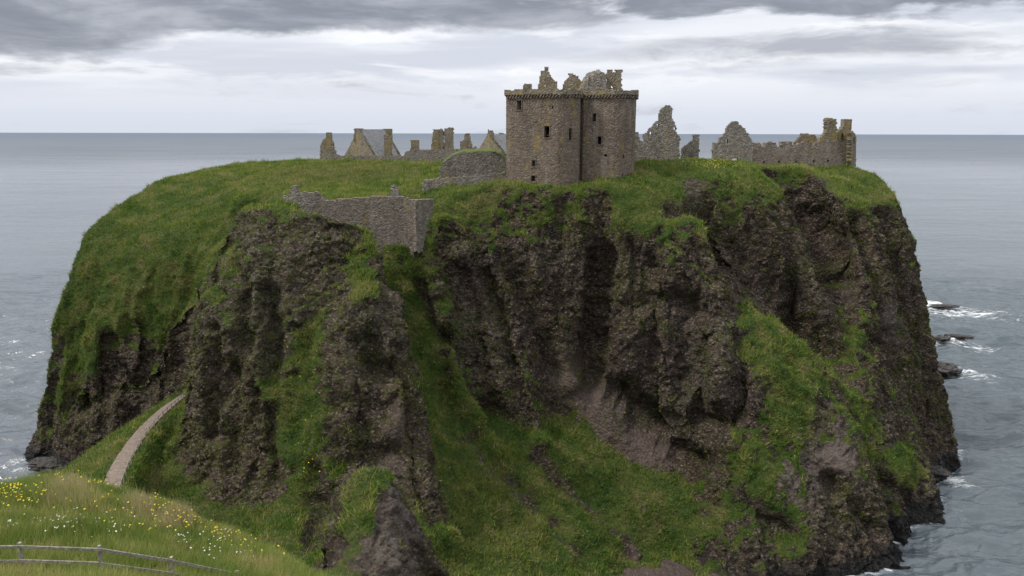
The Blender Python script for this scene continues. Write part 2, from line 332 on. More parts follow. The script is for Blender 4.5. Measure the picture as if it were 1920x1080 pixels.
# central cliff
line((800,400,120),(850,367,121),(900,348,121),(950,344,121.5),(1050,354,120.5),(1130,352,120.5),(1172,343,123),(1190,322,126),(1212,301,132),(1290,296,135),(1360,299,136),(1420,312,134))
add((820,440,117),(880,410,118.5),(960,400,119),(1100,400,118.5),(1200,375,120),(1250,350,123),(1290,330,127),(1350,330,127),(1400,340,128),
    (830,520,113.5),(900,470,115.5),(1000,480,116),(1115,470,117),(1170,450,115),(1250,430,115),(1330,420,117),(1290,375,119.5),(1360,400,120),
    (1118,560,117.5),(1120,650,116),(1118,720,114.5),(1165,560,113.5),(1180,650,111.5),(1185,760,110),(1050,560,116),(1050,660,114.5),
    (1250,520,111.5),(1320,500,113),(1260,650,108.5),(1340,620,108.5),(1410,690,106.5),(1260,780,108),(1340,780,105.5),(1400,750,104.5),(1250,850,109),(1320,860,105.5))
line((800,480,115.5),(840,600,109.5),(868,700,106),(890,803,102.5))
line((930,500,114),(960,600,110.5),(990,720,107),(1012,838,102.5))
add((870,600,112.5),(900,720,110),(912,770,108.5),(1000,600,113.5),(1030,700,112.5),(1040,765,112))
line((890,803,102.5),(912,778,108),(985,812,106),(1012,838,102.5),(1030,772,111.5),(1110,812,111),(1200,862,109.5),(1290,893,106),(1370,860,101.5))
# grass fan and beach
add((880,830,100),(950,850,101),(1030,830,107),(1100,860,106),(1180,900,105),(900,900,95.5),(1000,930,96.5),(1100,930,101),(1200,960,100),(1300,950,101.5),(1380,930,99),
    (850,1079,77.5),(950,1079,81),(1050,1079,85.5),(1150,1075,91.5),(1200,1055,94.5),(1250,1040,97),(1300,1050,96),(1360,1079,93.5),(950,1000,89),(1080,1010,92.5),(1180,1010,97),(900,1040,83))
wadd((8,70,9),(15,72,6),(-2,64,13),(20,80,2.5),(30,84,1.5),(40,85,0.5),(30,75,0.5),(45,78,-2),(28,92,1.2))
# right spur
line((1350,330,127),(1345,420,119.5),(1362,520,117),(1430,580,115.5),(1500,632,114.5),(1556,682,113.5),(1562,745,110.5),(1600,802,107),(1640,870,104.5),(1665,940,102))
line((1362,520,117),(1385,590,112.5),(1430,675,108),(1448,712,106.5),(1415,790,103.5),(1380,850,101.5),(1400,930,98),(1425,985,95.5),(1440,1079,92.5))
add((1470,700,108.5),(1520,740,108),(1500,820,103.5),(1450,860,101.5),(1550,820,105),(1480,920,99),(1540,900,101),(1590,900,101.5),(1520,1000,96),(1600,980,99.5),(1500,1060,93.5),(1570,1050,95.5),(1620,1040,97.5))
for a in ((1460,1100),(1560,1092),(1640,1072),(1684,1040),(1675,1000),(1700,985),(1740,970),(1772,942),(1755,905),(1770,880),(1798,840)):
    p = PZ(a[0], a[1], -0.3); wadd(p); 
add((1640,895,107),(1690,856,118),(1730,868,117),(1760,910,115),(1700,920,110),(1650,860,111),(1700,960,107))
# buttress one
line((1420,312,134),(1450,345,131),(1490,410,128),(1530,500,125),(1552,590,122.5),(1560,660,120.5))
add((1400,460,120.5),(1450,500,121.5),(1500,570,121),(1430,400,124),(1380,440,120),(1540,655,119.5),(1470,440,123))
# buttress two
line((1450,312,141),(1500,311,142),(1535,325,139),(1565,365,134),(1600,430,131),(1622,510,128),(1642,590,125.5),(1665,660,123),(1690,760,119),(1700,825,116.5))
add((1500,400,136.5),(1545,460,133.5),(1520,440,135),(1575,530,129),(1580,600,125.5),(1585,660,121),(1600,740,115.5),(1620,800,112),(1520,370,136.5),(1640,820,113.5),(1640,740,118))
# buttress three
line((1540,311,152),(1600,308,152),(1650,323,147),(1690,371,141),(1714,430,139.5),(1730,520,138.5),(1745,600,138),(1764,680,137.5),(1780,760,137),(1797,828,137))
add((1600,340,144),(1640,390,136.5),(1660,440,134.5),(1680,500,134),(1650,520,129.5),(1700,600,132),(1670,600,128.5),(1690,680,126.5),(1730,700,131),(1745,790,131),(1710,780,123.5),(1735,850,126))
# far side of the plateau and the hidden back coast
wadd((60,165,49.6),(62,190,46),(42,215,44),(0,224,44),(-50,214,44),(-70,190,44),(20,190,49),(0,170,50),(-20,150,49),(10,150,50.5),(-35,160,49.6),(-45,200,49),(-20,205,49),(30,150,51),(45,170,50),(0,135,49.3),(10,140,49.8),(25,140,51.5),(-14,135,48.5),
     (80,150,20),(76,170,30),(90,160,-1),(98,190,-1),(80,215,20),(88,220,-1),(60,235,20),(62,245,-1),(0,240,20),(0,250,-1),(-60,230,20),(-62,242,-1),(-88,200,20),(-100,205,-1),(-92,165,12),(-98,165,-1),(-94,150,-1))
for a in range(0, 360, 12):
    wadd((20+190*math.cos(R(a)), 110+190*math.sin(R(a)), -12 if a < 190 or a > 350 else 30))
wadd((110,110,-6),(90,110,-5),(85,90,-5),(120,150,-8),(-110,110,-6),(-105,140,-6),(-90,100,-5),(60,95,-3),(75,110,-3),(120,60,-6),(110,190,-8),(70,70,-4),(-110,80,-6),(-110,180,-8))

coast = [PZ(*a_, 0) for a_ in ((1440,1110),(1560,1096),(1640,1076),(1680,1040),(1672,1002),(1700,985),(1740,968),(1768,942),(1755,905),(1768,880),(1792,842))]
for a_, c_ in zip(coast[:-1], coast[1:]):
    m_ = (np.array(a_)+c_)/2; d_ = np.array(c_)-a_; n_ = np.array([d_[1], -d_[0], 0]); n_ /= np.linalg.norm(n_); m_ = m_+n_*2.6; wadd((m_[0], m_[1], -6))
wadd((85.5,139,-7),(84.5,132,-7),(86,147,-7),(88,154,-7),(94,163,-8),(-88,131,-7),(-92,138,-7),(-94,146,-7),(-76,126.5,-6),(-69,124,-5))
V2 = [Vector((p[0], p[1])) for p in pts]
res = geometry.delaunay_2d_cdt(V2, edges, [], 0, 0.02)
tv = np.array([(v.x, v.y) for v in res[0]]); tz = np.array([np.mean([pts[j][2] for j in o]) if o else np.nan for o in res[3]])
for i in np.where(np.isnan(tz))[0]:   # crossing constraint points: inverse-distance height
    d = np.hypot(*(np.array([(p[0], p[1]) for p in pts])-tv[i]).T); k = np.argsort(d)[:3]; tz[i] = np.average([pts[j][2] for j in k], weights=1/(d[k]+.01))
GS = 0.5; X0, X1, Y0, Y1 = -130., 135., -12., 255.
nx = int((X1-X0)/GS)+1; ny = int((Y1-Y0)/GS)+1
H = np.full((ny, nx), -12.0)
for f in res[2]:
    a, b, c = tv[f[0]], tv[f[1]], tv[f[2]]
    i0 = max(0, int((min(a[0], b[0], c[0])-X0)/GS)); i1 = min(nx-1, int((max(a[0], b[0], c[0])-X0)/GS)+1)
    j0 = max(0, int((min(a[1], b[1], c[1])-Y0)/GS)); j1 = min(ny-1, int((max(a[1], b[1], c[1])-Y0)/GS)+1)
    if i1 < i0 or j1 < j0: continue
    gx, gy = np.meshgrid(X0+GS*np.arange(i0, i1+1), Y0+GS*np.arange(j0, j1+1))
    det = (b[1]-c[1])*(a[0]-c[0])+(c[0]-b[0])*(a[1]-c[1])
    if abs(det) < 1e-9: continue
    l1 = ((b[1]-c[1])*(gx-c[0])+(c[0]-b[0])*(gy-c[1]))/det; l2 = ((c[1]-a[1])*(gx-c[0])+(a[0]-c[0])*(gy-c[1]))/det; l3 = 1-l1-l2
    m = (l1 >= -1e-6) & (l2 >= -1e-6) & (l3 >= -1e-6)
    H[j0:j1+1, i0:i1+1][m] = (l1*tz[f[0]]+l2*tz[f[1]]+l3*tz[f[2]])[m]
def blur(A, n):
    for _ in range(n):
        B = np.pad(A, 1, 'edge'); A = (B[1:-1, :-2]+B[1:-1, 2:]+2*B[1:-1, 1:-1])/4
        B = np.pad(A, 1, 'edge'); A = (B[:-2, 1:-1]+B[2:, 1:-1]+2*B[1:-1, 1:-1])/4
    return A
H = blur(H, 2)
# plan-space flutes: shift the survey sideways so cliffs get buttresses at 2-8 m
gx, gy = np.meshgrid(X0+GS*np.arange(nx), Y0+GS*np.arange(ny))
def hsample(x, y):
    fx = np.clip((x-X0)/GS, 0, nx-1.001); fy = np.clip((y-Y0)/GS, 0, ny-1.001); i = fx.astype(int); j = fy.astype(int); u = fx-i; v = fy-j
    return (H[j, i]*(1-u)+H[j, i+1]*u)*(1-v)+(H[j+1, i]*(1-u)+H[j+1, i+1]*u)*v
q = np.stack([gx.ravel(), gy.ravel(), H.ravel()*0.25], 1)
far = sstep(q[:, 1], 60, 90)
# rounded ribs with sharp clefts between them (ridged noise), pushed along view depth
rib = np.abs(perlin(q*np.array([1/7., 1/9., 1/7.]), 3))*1.7
rib2 = np.abs(perlin(q*np.array([1/2.8, 1/4., 1/5.]), 5))*1.7
sh = (rib*1.3+rib2*0.8-0.7)*far
wx = perlin(q/6., 9)*1.0*far
path_w = lambda x, y: sstep(np.hypot(x+49, (y-95)/3.2), 5, 10)
sh = sh*path_w(q[:, 0], q[:, 1]); wx = wx*path_w(q[:, 0], q[:, 1])
H = hsample(q[:, 0]+wx, q[:, 1]+sh).reshape(H.shape)
def hit(px, py):
    d = ray(px, py); t = np.arange(24., 330., 0.25); x = d[0]*t; y = d[1]*t; z = CAMZ+d[2]*t
    k = np.where(z <= hsample(x, y))[0]
    k = k[0] if len(k) else len(t)-1
    return np.array([x[k], y[k], z[k]])
def hz(x, y): return float(hsample(np.array([x], float), np.array([y], float))[0])

# closed solid -> even voxel skin, so steep faces get as many polygons as flat ones
vid = np.arange(nx*ny).reshape(ny, nx)
top = np.stack([gx.ravel(), gy.ravel(), H.ravel()], 1)
bot = top.copy(); bot[:, 2] = -20
fq = np.stack([vid[:-1, :-1].ravel(), vid[:-1, 1:].ravel(), vid[1:, 1:].ravel(), vid[1:, :-1].ravel()], 1)
sides = []
for L in (vid[0, :], vid[:, -1], vid[-1, ::-1], vid[::-1, 0]):
    sides.append(np.stack([L[:-1]+nx*ny, L[1:]+nx*ny, L[1:], L[:-1]], 1))
solid = mesh_np('tmp', np.concatenate([top, bot]), np.concatenate([fq, fq[:, ::-1]+nx*ny]+sides), M_GROUND)
VOX = 0.27
ob = link('tmp', solid); rm = ob.modifiers.new('r', 'REMESH'); rm.mode = 'VOXEL'; rm.voxel_size = VOX; rm.adaptivity = 0
dg = bpy.context.evaluated_depsgraph_get(); em = bpy.data.meshes.new_from_object(ob.evaluated_get(dg)); bpy.data.objects.remove(ob)
nv = len(em.vertices); co = np.empty(nv*3, np.float32); em.vertices.foreach_get('co', co); co = co.reshape(-1, 3)
nf_ = len(em.polygons); fi = np.empty(nf_*4, np.int32); em.loops.foreach_get('vertex_index', fi); fi = fi.reshape(-1, 4)
cen = co[fi].mean(1)
keep = (cen[:, 2] > -2.5) & (cen[:, 0] > X0+1.5) & (cen[:, 0] < X1-1.5) & (cen[:, 1] > Y0+1.5) & (cen[:, 1] < Y1-1.5)
fi = fi[keep]; used = np.zeros(nv, bool); used[fi.ravel()] = True; mp = np.cumsum(used)-1; co = co[used]; fi = mp[fi]
print('terrain verts', len(co))
def smooth_co(co, fi, n):
    ea = np.concatenate([fi[:, 0], fi[:, 1], fi[:, 2], fi[:, 3]]); eb = np.concatenate([fi[:, 1], fi[:, 2], fi[:, 3], fi[:, 0]])
    cnt = np.bincount(ea, minlength=len(co))+np.bincount(eb, minlength=len(co)); cnt = np.maximum(cnt, 1)
    for _ in range(n):
        new = np.empty_like(co)
        for k in range(3):
            new[:, k] = (np.bincount(ea, co[eb, k], len(co))+np.bincount(eb, co[ea, k], len(co)))/cnt
        co = co*0.4+new*0.6
    return co
def normals(co, fi):
    a = co[fi[:, 2]]-co[fi[:, 0]]; b = co[fi[:, 3]]-co[fi[:, 1]]; n = np.cross(a, b)
    vn = np.zeros_like(co)
    for k in range(3):
        s = 0
        for j in range(4): s = s+np.bincount(fi[:, j], n[:, k], len(co))
        vn[:, k] = s
    return vn/np.maximum(np.linalg.norm(vn, axis=1, keepdims=True), 1e-9)
co = smooth_co(co, fi, 5).astype(np.float32)
nrm = normals(co, fi)
bn = nrm.copy()
# vegetation bias, placed where the photo shows turf or bare rock: (px, py, dist, radius m, bias)
spots = [(250,420,140,26,.40),(200,560,131,14,.30),(300,520,1,3,-.3),(380,460,1,2.5,-.2),(300,440,1,1.8,-.6),(330,600,1,4,-.2),(350,480,132,12,.45),(130,600,131,9,.25),(230,600,127,8,.12),(120,700,128,12,.27),(200,720,1,8,-.12),(120,820,1,6,-.5),(330,640,1,4,-.3),(290,690,125,4.5,-.7),(240,770,125,6,-.35),(90,800,1,6,.2),
 (400,430,115,5,.5),(385,520,103,3,.3),(590,650,95.5,2.6,.8),(575,760,92.5,3,.75),(565,860,90,3.5,.7),
 (455,600,97,7,-.08),(460,780,92,7,-.1),(800,850,1,2.5,-.8),(815,900,1,2.5,-.9),(822,950,1,2.2,-.9),(780,810,1,3,-.3),(375,880,1,2,-.5),(420,915,1,2.5,-.7),(470,920,1,2.5,-.5),(520,920,1,2.5,-.4),(1500,1000,1,4,.12),(1560,940,1,4,.15),(1450,1040,1,4,.15),(470,430,1,4,-.3),(540,440,1,5,-.3),(620,430,1,4,-.3),(520,500,1,6,-.15),(612,1050,1,1.3,-1.1),(614,1015,1,1.3,-1.1),(622,980,1,1.3,-1.1),(628,950,1,1.3,-1.1),(640,922,1,1.3,-1.1),(655,900,1,1.3,-1.1),(672,885,1,1.3,-1.1),(700,877,1,1.4,-1.1),(735,880,1,1.6,-1.2),(762,910,1,2,-1.2),(775,960,1,2.4,-1.2),(755,1000,1,2.5,-1.1),(775,1050,1,2.5,-1.),(700,1060,1,1.5,-.6),(1640,380,1,6,.2),(420,480,1,4,.2),(690,640,93,7,-.3),(720,800,89,7,-.35),(745,510,1,4,.6),(765,570,1,4,.6),(790,640,1,4,.55),(812,710,1,3.5,.5),(835,770,1,3,.4),(790,440,116,4,.35),
 (960,390,119,7,.14),(1100,395,118,7,.12),(1000,430,1,6,-.1),(880,400,119,6,.12),(1200,390,119,6,.35),(1270,400,116,5,.15),(1230,450,114,5,.2),(1380,350,124,7,.3),(1350,480,116,3,.2),
 (1000,620,112,10,-.3),(1120,620,115,9,-.45),(1250,640,109,11,-.35),(1350,700,107,7,-.3),(1200,800,109,9,-.4),(1300,840,106,5,-.3),
 (1650,560,1,5,.1),(1700,740,1,6,.1),(1430,640,111,5,.5),(1500,690,110,4.5,.45),(1470,780,105,6,.5),(1560,770,108,3,.05),(1420,880,100,5,.35),(1450,480,122,8,-.4),(1500,560,121,7,-.3),(1520,430,134,7,-.45),
 (1480,330,139,7,.4),(1590,330,146,9,.4),(1590,580,127,7,.06),(1610,700,119,6,.05),(1300,352,1,3.5,-.5),(1500,385,1,5,-.45),(1660,390,1,5,-.3),(1560,400,1,4,-.3),(1450,380,1,4,-.15),(1700,560,132,12,-.15),(1560,900,101,7,-.18),(1480,1000,96,8,-.1),(1620,1000,98,7,-.3),(1600,960,100,6,-.2),
 (655,945,1,2.4,.25),(660,1010,1,2.4,.2),(685,925,1,2.0,.45),(690,980,1,1.8,.2),(680,915,1,1.6,.1),(650,1060,1,2,-.1),(560,1030,1,3,.3),(545,960,1,3,.2),(850,1020,1,5,.3),(640,960,68,3,.4),(750,980,68,3.4,-.5),(740,1050,64,3.5,-.45),(720,880,73,2.5,-.5),(700,440,106,3,-.2),(1060,900,103,15,.4),(950,960,93,14,.4),
 (1690,860,118,3,.35)]
bias_ = np.zeros(len(co), np.float32)
for px, py, y, r, b in spots:
    c = hit(px, py); d2 = ((co-c)**2).sum(1)/(r*r); bias_ += b*np.exp(-d2*0.9)
beach = np.array(P(1230, 1065, 95)); bd = np.hypot((co[:, 0]-beach[0]-1)/9.5, (co[:, 1]-beach[1]+10)/10)+perlin(co/3., 90)*0.7+perlin(co/1.1, 91)*0.3
low = sstep(co[:, 2]+perlin(co/2.5, 92)*2.5, 4.0, 0.8)*sstep(co[:, 0], 18, 34)+sstep(co[:, 2], 4.5, 1.2)*(co[:, 0] < -40)
veg = bn[:, 2]*1.0+bias_*0.9-0.02+0.55*perlin(co*np.array([1/5., 1/5., 1/8.], np.float32), 21)+0.60*perlin(co/1.6, 22)+0.30*perlin(co/0.8, 23)
near = sstep(co[:, 1], 51, 45)
g = sstep(veg, 0.36, 0.76); g = np.maximum(g, near)
g *= 1-low*(1-near)*0.95
rk = 1-g
# rock relief: rounded ribs, joints and knobbly conglomerate
warp = np.stack([perlin(co/4., 31), perlin(co/4., 32), perlin(co/4., 33)], 1)
cw = co+warp*1.3
big = np.abs(perlin(cw*np.array([1/5.5, 1/5.5, 1/13.], np.float32), 41))*1.8-0.45
mid = np.abs(perlin(cw*np.array([1/2.2, 1/2.2, 1/5.], np.float32), 42))*1.8-0.4
F1, F2, ID = worley(cw*np.array([1/1.9, 1/1.9, 1/2.9], np.float32), 51)
blk = (ID-0.5)*0.75*sstep(F2-F1, 0.0, 0.16)-0.45*sstep(F2-F1, 0.14, 0.0)
F1b, F2b, IDb = worley(cw*np.array([1/0.85, 1/0.85, 1/1.1], np.float32), 52)
blk2 = (IDb-0.5)*0.42-0.24*sstep(F2b-F1b, 0.2, 0.0)
kn = fbm(co/0.8, 61, 2)
steep = sstep(bn[:, 2], 0.85, 0.45)
amp = 1-near
d_rock = (big*0.8+mid*0.6+blk*0.7+blk2*0.95+kn*0.42)
lump = fbm(co/3.2, 71, 3)*0.85*(1-0.5*sstep(co[:, 1], 120, 128))+np.abs(perlin(co/1.1, 75))*0.35
d_grass = lump+steep*(big*0.55+mid*0.45)
disp = (d_rock*rk+d_grass*g)*amp
for px, py, r in ((1075,700,3.2),(1105,745,3.4),(1140,785,3.4),(1180,825,3.2),(1225,855,3),(745,790,2.2),(740,830,2)):
    c = hit(px, py); disp *= 1-0.75*np.exp(-((co-c)**2).sum(1)/(r*r))
# clefts, hollows and fins followed from the photo, plus grooves added around the hump to deepen its shadow: (radius, depth, points)
carves = [(1.8,2.4,(650,868),(700,852),(750,856)),(1.8,2.0,(588,940),(580,1010),(575,1075)),(1.6,2.2,(560,395),(600,398)),(1.5,1.6,(420,455),(400,520)),(1.7,3.2,(1128,480),(1118,560),(1112,650),(1108,715)),(2.2,3.4,(1165,740),(1215,800),(1265,850),(1300,872)),(2.6,3.4,(352,560),(345,640),(338,700)),
 (1.3,2.2,(455,530),(460,640)),(1.3,2.4,(508,550),(516,640),(510,700)),(1.1,1.8,(470,740),(465,900)),(1.2,2.0,(505,780),(505,900)),(1.0,1.8,(400,620),(395,820)),(1.2,2,(430,700),(425,880)),
 (1.4,2.6,(705,640),(700,690),(735,700)),(1.2,2.2,(665,640),(660,720),(680,800)),(1.2,2.4,(760,660),(785,780),(800,860)),(1.5,2.5,(780,900),(822,965)),(1.0,1.5,(640,760),(640,860)),
 (1.6,3.0,(905,520),(945,640),(970,740),(995,800)),(1.5,2.6,(850,640),(885,730),(905,775)),(1.5,2.4,(940,480),(1000,570),(1040,690)),(1.0,1.8,(870,520),(900,600)),
 (1.0,1.8,(1228,570),(1226,700),(1232,800)),(1.0,2.0,(1318,640),(1308,780)),(1.2,2.2,(1392,640),(1385,790)),(1.8,1.8,(1170,575),(1225,555),(1300,575)),(1.6,2.0,(1230,790),(1310,800),(1370,790)),
 (2.4,2.8,(1262,392),(1330,385)),(1.6,3.2,(1330,400),(1362,490)),(1.2,2,(1295,430),(1335,520)),(4.0,4.5,(1390,450),(1440,530),(1500,590),(1540,645)),(1.2,2.5,(1470,420),(1500,520),(1530,620)),
 (3.2,5.0,(1500,385),(1530,440),(1560,520)),(1.4,3.8,(1612,410),(1645,520),(1668,600),(1690,720),(1705,820)),(1.4,2.8,(1655,400),(1690,500),(1700,580)),(1.2,2.2,(1690,620),(1660,640)),(1.3,3.0,(1725,620),(1755,790)),
 (1.3,2.6,(1590,440),(1585,520)),(1.3,2.2,(1580,650),(1600,720)),(1.6,2.2,(1400,950),(1450,985),(1480,1000)),(1.3,2.2,(1560,900),(1620,960),(1660,1010)),(1.5,2.5,(1660,900),(1720,940)),(1.4,2.2,(1640,640),(1680,760)),
 (2.2,2.0,(1428,312),(1452,330)),(2.2,2.4,(1536,312),(1550,345)),(1.6,1.5,(1180,450),(1210,500)),(1.5,2.0,(200,640),(190,740)),(1.6,2.6,(160,620),(150,760)),(1.4,2.2,(250,620),(235,720)),(1.2,1.6,(110,650),(90,800)),
 (2.6,1.6,(1215,505),(1180,470)),(1.2,1.8,(790,540),(830,640)),(1.6,-1.6,(870,480),(920,620),(955,740),(1010,830)),(1.4,-1.5,(812,500),(850,640),(890,800)),(1.4,-1.2,(1000,500),(1050,620),(1070,720)),
 (1.6,-1.4,(1170,560),(1170,700)),(1.6,-1.6,(1350,620),(1350,740)),(1.3,-1.4,(1530,500),(1556,600)),(1.4,-1.4,(1560,560),(1580,640)),(1.3,-1.3,(1740,640),(1775,790)),(1.3,-1.2,(480,450),(485,560),(490,700)),(1.3,-1.3,(618,620),(608,900)),(1.3,-1.2,(735,560),(775,740)),
 (1.3,-1.1,(860,820),(960,930),(1080,1050)),(1.2,-.9,(930,850),(1040,960),(1150,1070)),(1.5,1.3,(880,830),(985,940),(1090,1045)),(1.4,1.0,(1010,860),(1100,950),(1190,1030)),(1.2,-.8,(840,870),(900,960),(980,1070)),(1.6,1.6,(600,890),(590,1000)),(1.2,-1.2,(430,480),(435,620)),(1.2,-1.2,(540,460),(545,600))]
for r_, dep, *pl_ in carves:
    q = [hit(*a) for a in pl_]
    lo = np.min(q, 0)-r_*3; hi = np.max(q, 0)+r_*3; sel = np.where(((co > lo) & (co < hi)).all(1))[0]
    pc = co[sel]+np.stack([perlin(co[sel]/2.5, 401), perlin(co[sel]/2.5, 402), 0*sel], 1)*1.0
    dm = np.full(len(sel), 1e9)
    for a, b in zip(q[:-1], q[1:]):
        ab = b-a; tt = np.clip(((pc-a)@ab)/(ab@ab), 0, 1); dm = np.minimum(dm, np.linalg.norm(pc-(a+tt[:, None]*ab), axis=1))
    disp[sel] -= dep*np.exp(-(dm/r_)**2)
    if dep > 0: g[sel] *= 1-0.75*np.exp(-(dm/(r_*0.9))**2)
disp *= 1-(1-sstep(np.abs(co[:, 0]+49+(co[:,1]-95)*0.0), 2.5, 7))*sstep(co[:, 1], 120, 112)*sstep(co[:, 1], 60, 70)*0.85
disp += near*fbm(co/1.8, 77, 2)*0.25
fl = (bd < 1) & (co[:, 2] < 4)
disp = np.where(fl & (bn[:, 2] > .8), disp*0.15, disp)
# keep ground calm where the buildings stand
calm = sstep(co[:, 1], 122, 127)*sstep(co[:, 2], 44, 47)*sstep(bn[:, 2], 0.6, 0.85)
disp *= 1-0.65*calm
# the sea cave under the left mass
cv = hit(292, 700); dcv = (((co-cv)/np.array([5.5, 9, 4.2]))**2).sum(1)
disp -= 1.6*np.exp(-dcv*1.2)
cv = hit(625, 422); dcv = (((co-cv)/np.array([2.4, 3, 1.6]))**2).sum(1)
disp -= 1.5*np.exp(-dcv*1.2)
dirn = bn.copy(); dirn[:, 2] *= 0.6
zpre = co[:, 2].copy(); co = (co+dirn*disp[:, None]).astype(np.float32)
co[:, 2] = np.where(zpre < -1.4, np.minimum(co[:, 2], -0.4), co[:, 2])
# ------------------------------------------------------------------ path across the neck
pc = [np.array((-40.5, 56., 25.6)), np.array((-45., 63., 23.4))]+[np.array(P(*p)) for p in ((190,960,70),(205,925,77),(222,882,84),(245,842,91),(275,802,99),(306,772,106),(330,753,112),(345,742,117))]
def catmull(Q, n=14):
    Q = [2*Q[0]-Q[1]]+list(Q)+[2*Q[-1]-Q[-2]]; out = []
    for i in range(1, len(Q)-2):
        for t in np.linspace(0, 1, n, endpoint=False):
            a_, b_, c_, d_ = Q[i-1:i+3]; out.append(0.5*((2*b_)+(-a_+c_)*t+(2*a_-5*b_+4*c_-d_)*t*t+(-a_+3*b_-3*c_+d_)*t**3))
    out.append(Q[-2]); return np.array(out)
PC = catmull(pc); tg = np.gradient(PC, axis=0); tg /= np.linalg.norm(tg[:, :2], axis=1, keepdims=True); sdv = np.stack([tg[:, 1], -tg[:, 0], 0*tg[:, 0]], 1)
# level the terrain under the path first
def path_dist(q):
    d = np.full(len(q), 1e9); zt = np.zeros(len(q)); sd = np.zeros(len(q))
    for k in range(len(PC)):
        e = np.hypot(q[:, 0]-PC[k, 0], q[:, 1]-PC[k, 1]); m_ = e < d; d[m_] = e[m_]; zt[m_] = PC[k, 2]; sd[m_] = ((q[m_]-PC[k])@sdv[k])
    return d, zt, sd
near_p = np.where((np.abs(co[:, 0]+50) < 16) & (co[:, 1] > 53) & (co[:, 1] < 122) & (co[:, 2] > 10))[0]
dP, zP, sP = path_dist(co[near_p]); wP = sstep(dP, 3.2, 1.5); co[near_p, 2] = co[near_p, 2]*(1-wP)+(zP-0.12)*wP
cap_ = sstep(dP, 7.5, 3.2)*(1-wP); co[near_p, 2] = np.where((sP > 0) | (sP < 0), co[near_p, 2]*(1-cap_)+np.minimum(co[near_p, 2], zP-0.2)*cap_, co[near_p, 2])
g[near_p] = np.maximum(g[near_p], sstep(dP, 6, 4)); g[near_p] *= sstep(dP, 0.95, 1.25)
n2_ = normals(co, fi)
veg2 = n2_[:, 2]
g = np.clip(g*1.0+0.55*(veg2-bn[:, 2]*0.9-0.02)*(g > 0.02)+0.25*sstep(veg2, 0.6, 0.9)*sstep(co[:, 2], 3, 8), 0, 1); g = np.maximum(g, near)
pk = np.zeros(len(co), np.float32)
for px, py, y, r, rz, b in [(1080,710,112,2.4,4,1),(1110,750,112,2.6,3.5,1),(1145,790,111,2.6,3,1),(1185,830,110,3.2,2.2,1),(1230,862,109,3.4,1.6,1),(745,790,91,1.7,4.5,.85),(1060,700,113,3,3,.5),(1600,560,130,2,3,.3),(1570,860,104,5,2.5,.9),(1480,900,100,3,2.5,.7),(1680,590,129,3,2,.7),(1300,340,126,2.5,1.5,.5),(1420,520,121,4,5,.25),(1250,650,109,10,9,.1),(740,1000,68,3,4,.55)]:
    c = hit(px, py); pk = np.maximum(pk, b*np.exp(-(((co-c)/np.array([r, r*1.5, rz]))**2).sum(1)))
pale = np.zeros(len(co), np.float32)
for px, py, r, b in [(765,960,2.6,.8),(740,1040,3,.6),(700,876,2,.6),(640,922,1.3,.4),(622,980,1.3,.4),(480,560,9,.28),(690,620,5,.3),(440,480,5,.3),(900,600,6,.15),(1480,880,4,.7),(1560,830,4,.6),(1500,920,3,.5),(1680,595,2.5,.8),(1300,700,8,.25),(700,560,5,.3),(1550,560,3,.3),(1300,360,4,.4),(1150,760,4,.25)]:
    c = hit(px, py); pale = np.maximum(pale, b*np.exp(-((co-c)**2).sum(1)/(r*r)))
lich = sstep(perlin(co/7., 82)+0.25+0.45*np.exp(-((co[:, 0]+30)/15)**2), 0.0, 0.5)*sstep(co[:, 2], 2, 6)
dark_red = np.zeros(len(co), np.float32)  # darker red-brown rock tone around the listed cliff points
for px, py, r, b in [(1000,600,9,.8),(1120,600,8,1),(1200,700,9,.9),(1330,780,8,.8),(960,500,7,.5),(1440,500,9,1),(1520,600,6,.9),(1520,430,6,1),(1600,560,5,.6),(1660,640,8,.6),(1700,520,8,.5),(740,760,3.5,.8),(740,860,4,.6),(1250,550,8,.6),(300,700,6,.9)]:
    c = hit(px, py); dark_red = np.maximum(dark_red, b*np.exp(-((co-c)**2).sum(1)/(r*r)))
dark_red = np.clip(dark_red+perlin(co/4., 97)*0.5*(dark_red > 0.05), 0, 1); lich = lich*(1-0.75*dark_red)
bch = sstep(bd, 1.1, 0.8)*sstep(co[:, 2], 5, 3)
pk = np.clip(pk+0.22*perlin(co/2.5, 95)*(pk > .1), 0, 1); pk = np.maximum(pk, bch*0.7)
g *= 1-sstep(pk, 0.35, 0.7)*0.9; g *= 1-bch
wet = sstep(co[:, 2]+perlin(co/3., 81)*2.0, 2.6, 0.6)*(1-bch*0.6)
ground = mesh_np('headland', co, fi, M_GROUND, True, {'grass': g, 'pink': pk, 'wet': wet, 'lichen': lich, 'pale': pale, 'dark_red': dark_red})
tag(link('headland', ground), 'rocky grass topped headland with dark conglomerate cliffs above the sea', 'headland', kind='structure')

